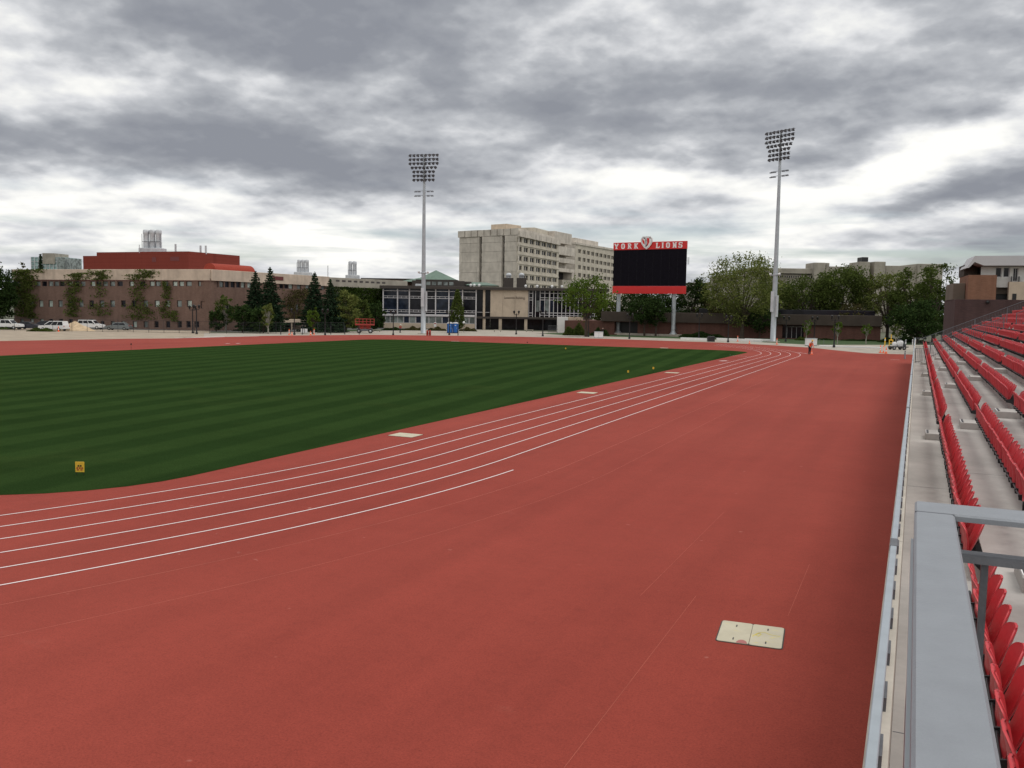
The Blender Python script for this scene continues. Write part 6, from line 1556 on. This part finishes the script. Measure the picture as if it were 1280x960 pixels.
# ------------------------------------------------------------------ people
def skin_mesh(name, verts, edges, radii, mat, parent, root=0, sub=2):
    me = bpy.data.meshes.new(name); me.from_pydata(verts, edges, []); o = bpy.data.objects.new(name, me); COL.objects.link(o)
    me.skin_vertices.new() if hasattr(me.skin_vertices,'new') else None
    md = o.modifiers.new('skin','SKIN'); sm = o.modifiers.new('sub','SUBSURF'); sm.levels = sub; sm.render_levels = sub
    sv = me.skin_vertices[0].data if len(me.skin_vertices) else None
    if sv is None: return o
    for i, r_ in enumerate(radii): sv[i].radius = (r_,r_) if not hasattr(r_,'__len__') else r_; sv[i].use_root = (i == root)
    bpy.context.view_layer.update()
    m2 = bpy.data.meshes.new_from_object(o.evaluated_get(bpy.context.evaluated_depsgraph_get()))
    COL.objects.unlink(o); bpy.data.objects.remove(o)
    m2.materials.clear(); m2.materials.append(mat); m2.polygons.foreach_set('use_smooth',[True]*len(m2.polygons))
    o2 = bpy.data.objects.new(name, m2); COL.objects.link(o2); o2.parent = parent; return o2
def person(P, rz, label, shirt, trousers, helmet=None, lean=0., H=1.76, hold=True):
    r = empty('person', (P.x,P.y,0), rz, label, 'person', 'people around the far end')
    s_ = H/1.76; l = lean
    V = [(0,0,.95),(0,-.02-l*.25,1.18),(0,-.04-l*.55,1.42),(0,-.06-l*.7,1.50),(0,-.10-l*.95,1.60),(0,-.11-l*1.02,1.70),
         (-.10,0,.90),(-.12,-.06,.50),(-.13,.02,.09),(-.14,-.14,.04),(.10,0,.90),(.13,.10,.50),(.16,.20,.10),(.16,.06,.04),
         (-.19,-.04-l*.55,1.40),(-.25,-.06-l*.5,1.12),(-.20,-.24-l*.6,.92),(-.19,-.31-l*.6,.86),(.19,-.04-l*.55,1.40),(.26,-.06-l*.5,1.12),(.20,-.24-l*.6,.92),(.19,-.31-l*.6,.86)]
    E = [(0,1),(1,2),(2,3),(3,4),(4,5),(0,6),(6,7),(7,8),(8,9),(0,10),(10,11),(11,12),(12,13),(2,14),(14,15),(15,16),(16,17),(2,18),(18,19),(19,20),(20,21)]
    Rr = [.13,.12,.13,.055,.095,.075,.085,.06,.045,.045,.085,.06,.045,.045,.06,.045,.033,.04,.06,.045,.033,.04]
    V = [(a*s_,b_*s_,c_*s_) for a,b_,c_ in V]
    skin_mesh('body', V, E, [x*s_ for x in Rr], MT['skin'], r)
    k = 1.13
    idx = [0,1,2,14,15,18,19]; mp = {a:i for i,a in enumerate(idx)}
    skin_mesh('jacket', [V[i] for i in idx]+[tuple(V[16]),tuple(V[20])], [(mp[a],mp[b_]) for a,b_ in E if a in mp and b_ in mp]+[(mp[15],7),(mp[19],8)], [Rr[i]*s_*k+.012 for i in idx]+[.045*s_]*2, MT[shirt], r)
    idx = [0,6,7,8,10,11,12]; mp = {a:i for i,a in enumerate(idx)}
    skin_mesh('trousers', [V[i] for i in idx], [(mp[a],mp[b_]) for a,b_ in E if a in mp and b_ in mp], [Rr[i]*s_*k+.010 for i in idx], MT[trousers], r)
    hx, hy, hz = V[5]
    if helmet: MB().lathe([(.17,-.02),(.165,0),(.13,.0),(.125,.06),(.09,.12),(0,.145)], 14, (hx,hy,hz-.0)).build('hard_hat', MT[helmet], r)
    else: MB().lathe([(.105,-.06),(.105,.0),(.08,.07),(0,.10)], 12, (hx,hy+.015,hz)).build('hair', MT['black'], r)
    for s2, i in ((-1,9),(1,13)):
        x_, y_, z_ = V[i]; MB().bbox(x_-.055,x_+.055,y_-.06,y_+.20,0,.10,.02).build('shoe', MT['blackp'], r)
    return r
pw_ = person(G(1012,442.6), YAW+.2, 'worker in orange safety jacket and yellow hard hat bending over on the track', 'orange', 'cloth1', 'yellow', .45, 1.82)
MB().box(-.10,.10,-.42,-.40,1.1,1.2)
person(G(500.3,415.9), YAW+.6, 'person in red jacket and dark trousers standing right of the lift', 'redpaint', 'cloth1', 'wht', .05, 1.75)
person(G(753.2,419.6), YAW+PI-.5, 'person in dark jacket behind the white equipment box', 'cloth1', 'cloth1', None, .05, 1.78)
# small debris and stones on the track near the kerb are part of its surface pattern; a few loose chips
def finish():
    for o in COL.objects:
        if o.type == 'MESH' and o.parent is None and 'kind' not in o and 'category' not in o: print('UNTAGGED', o.name)
finish()
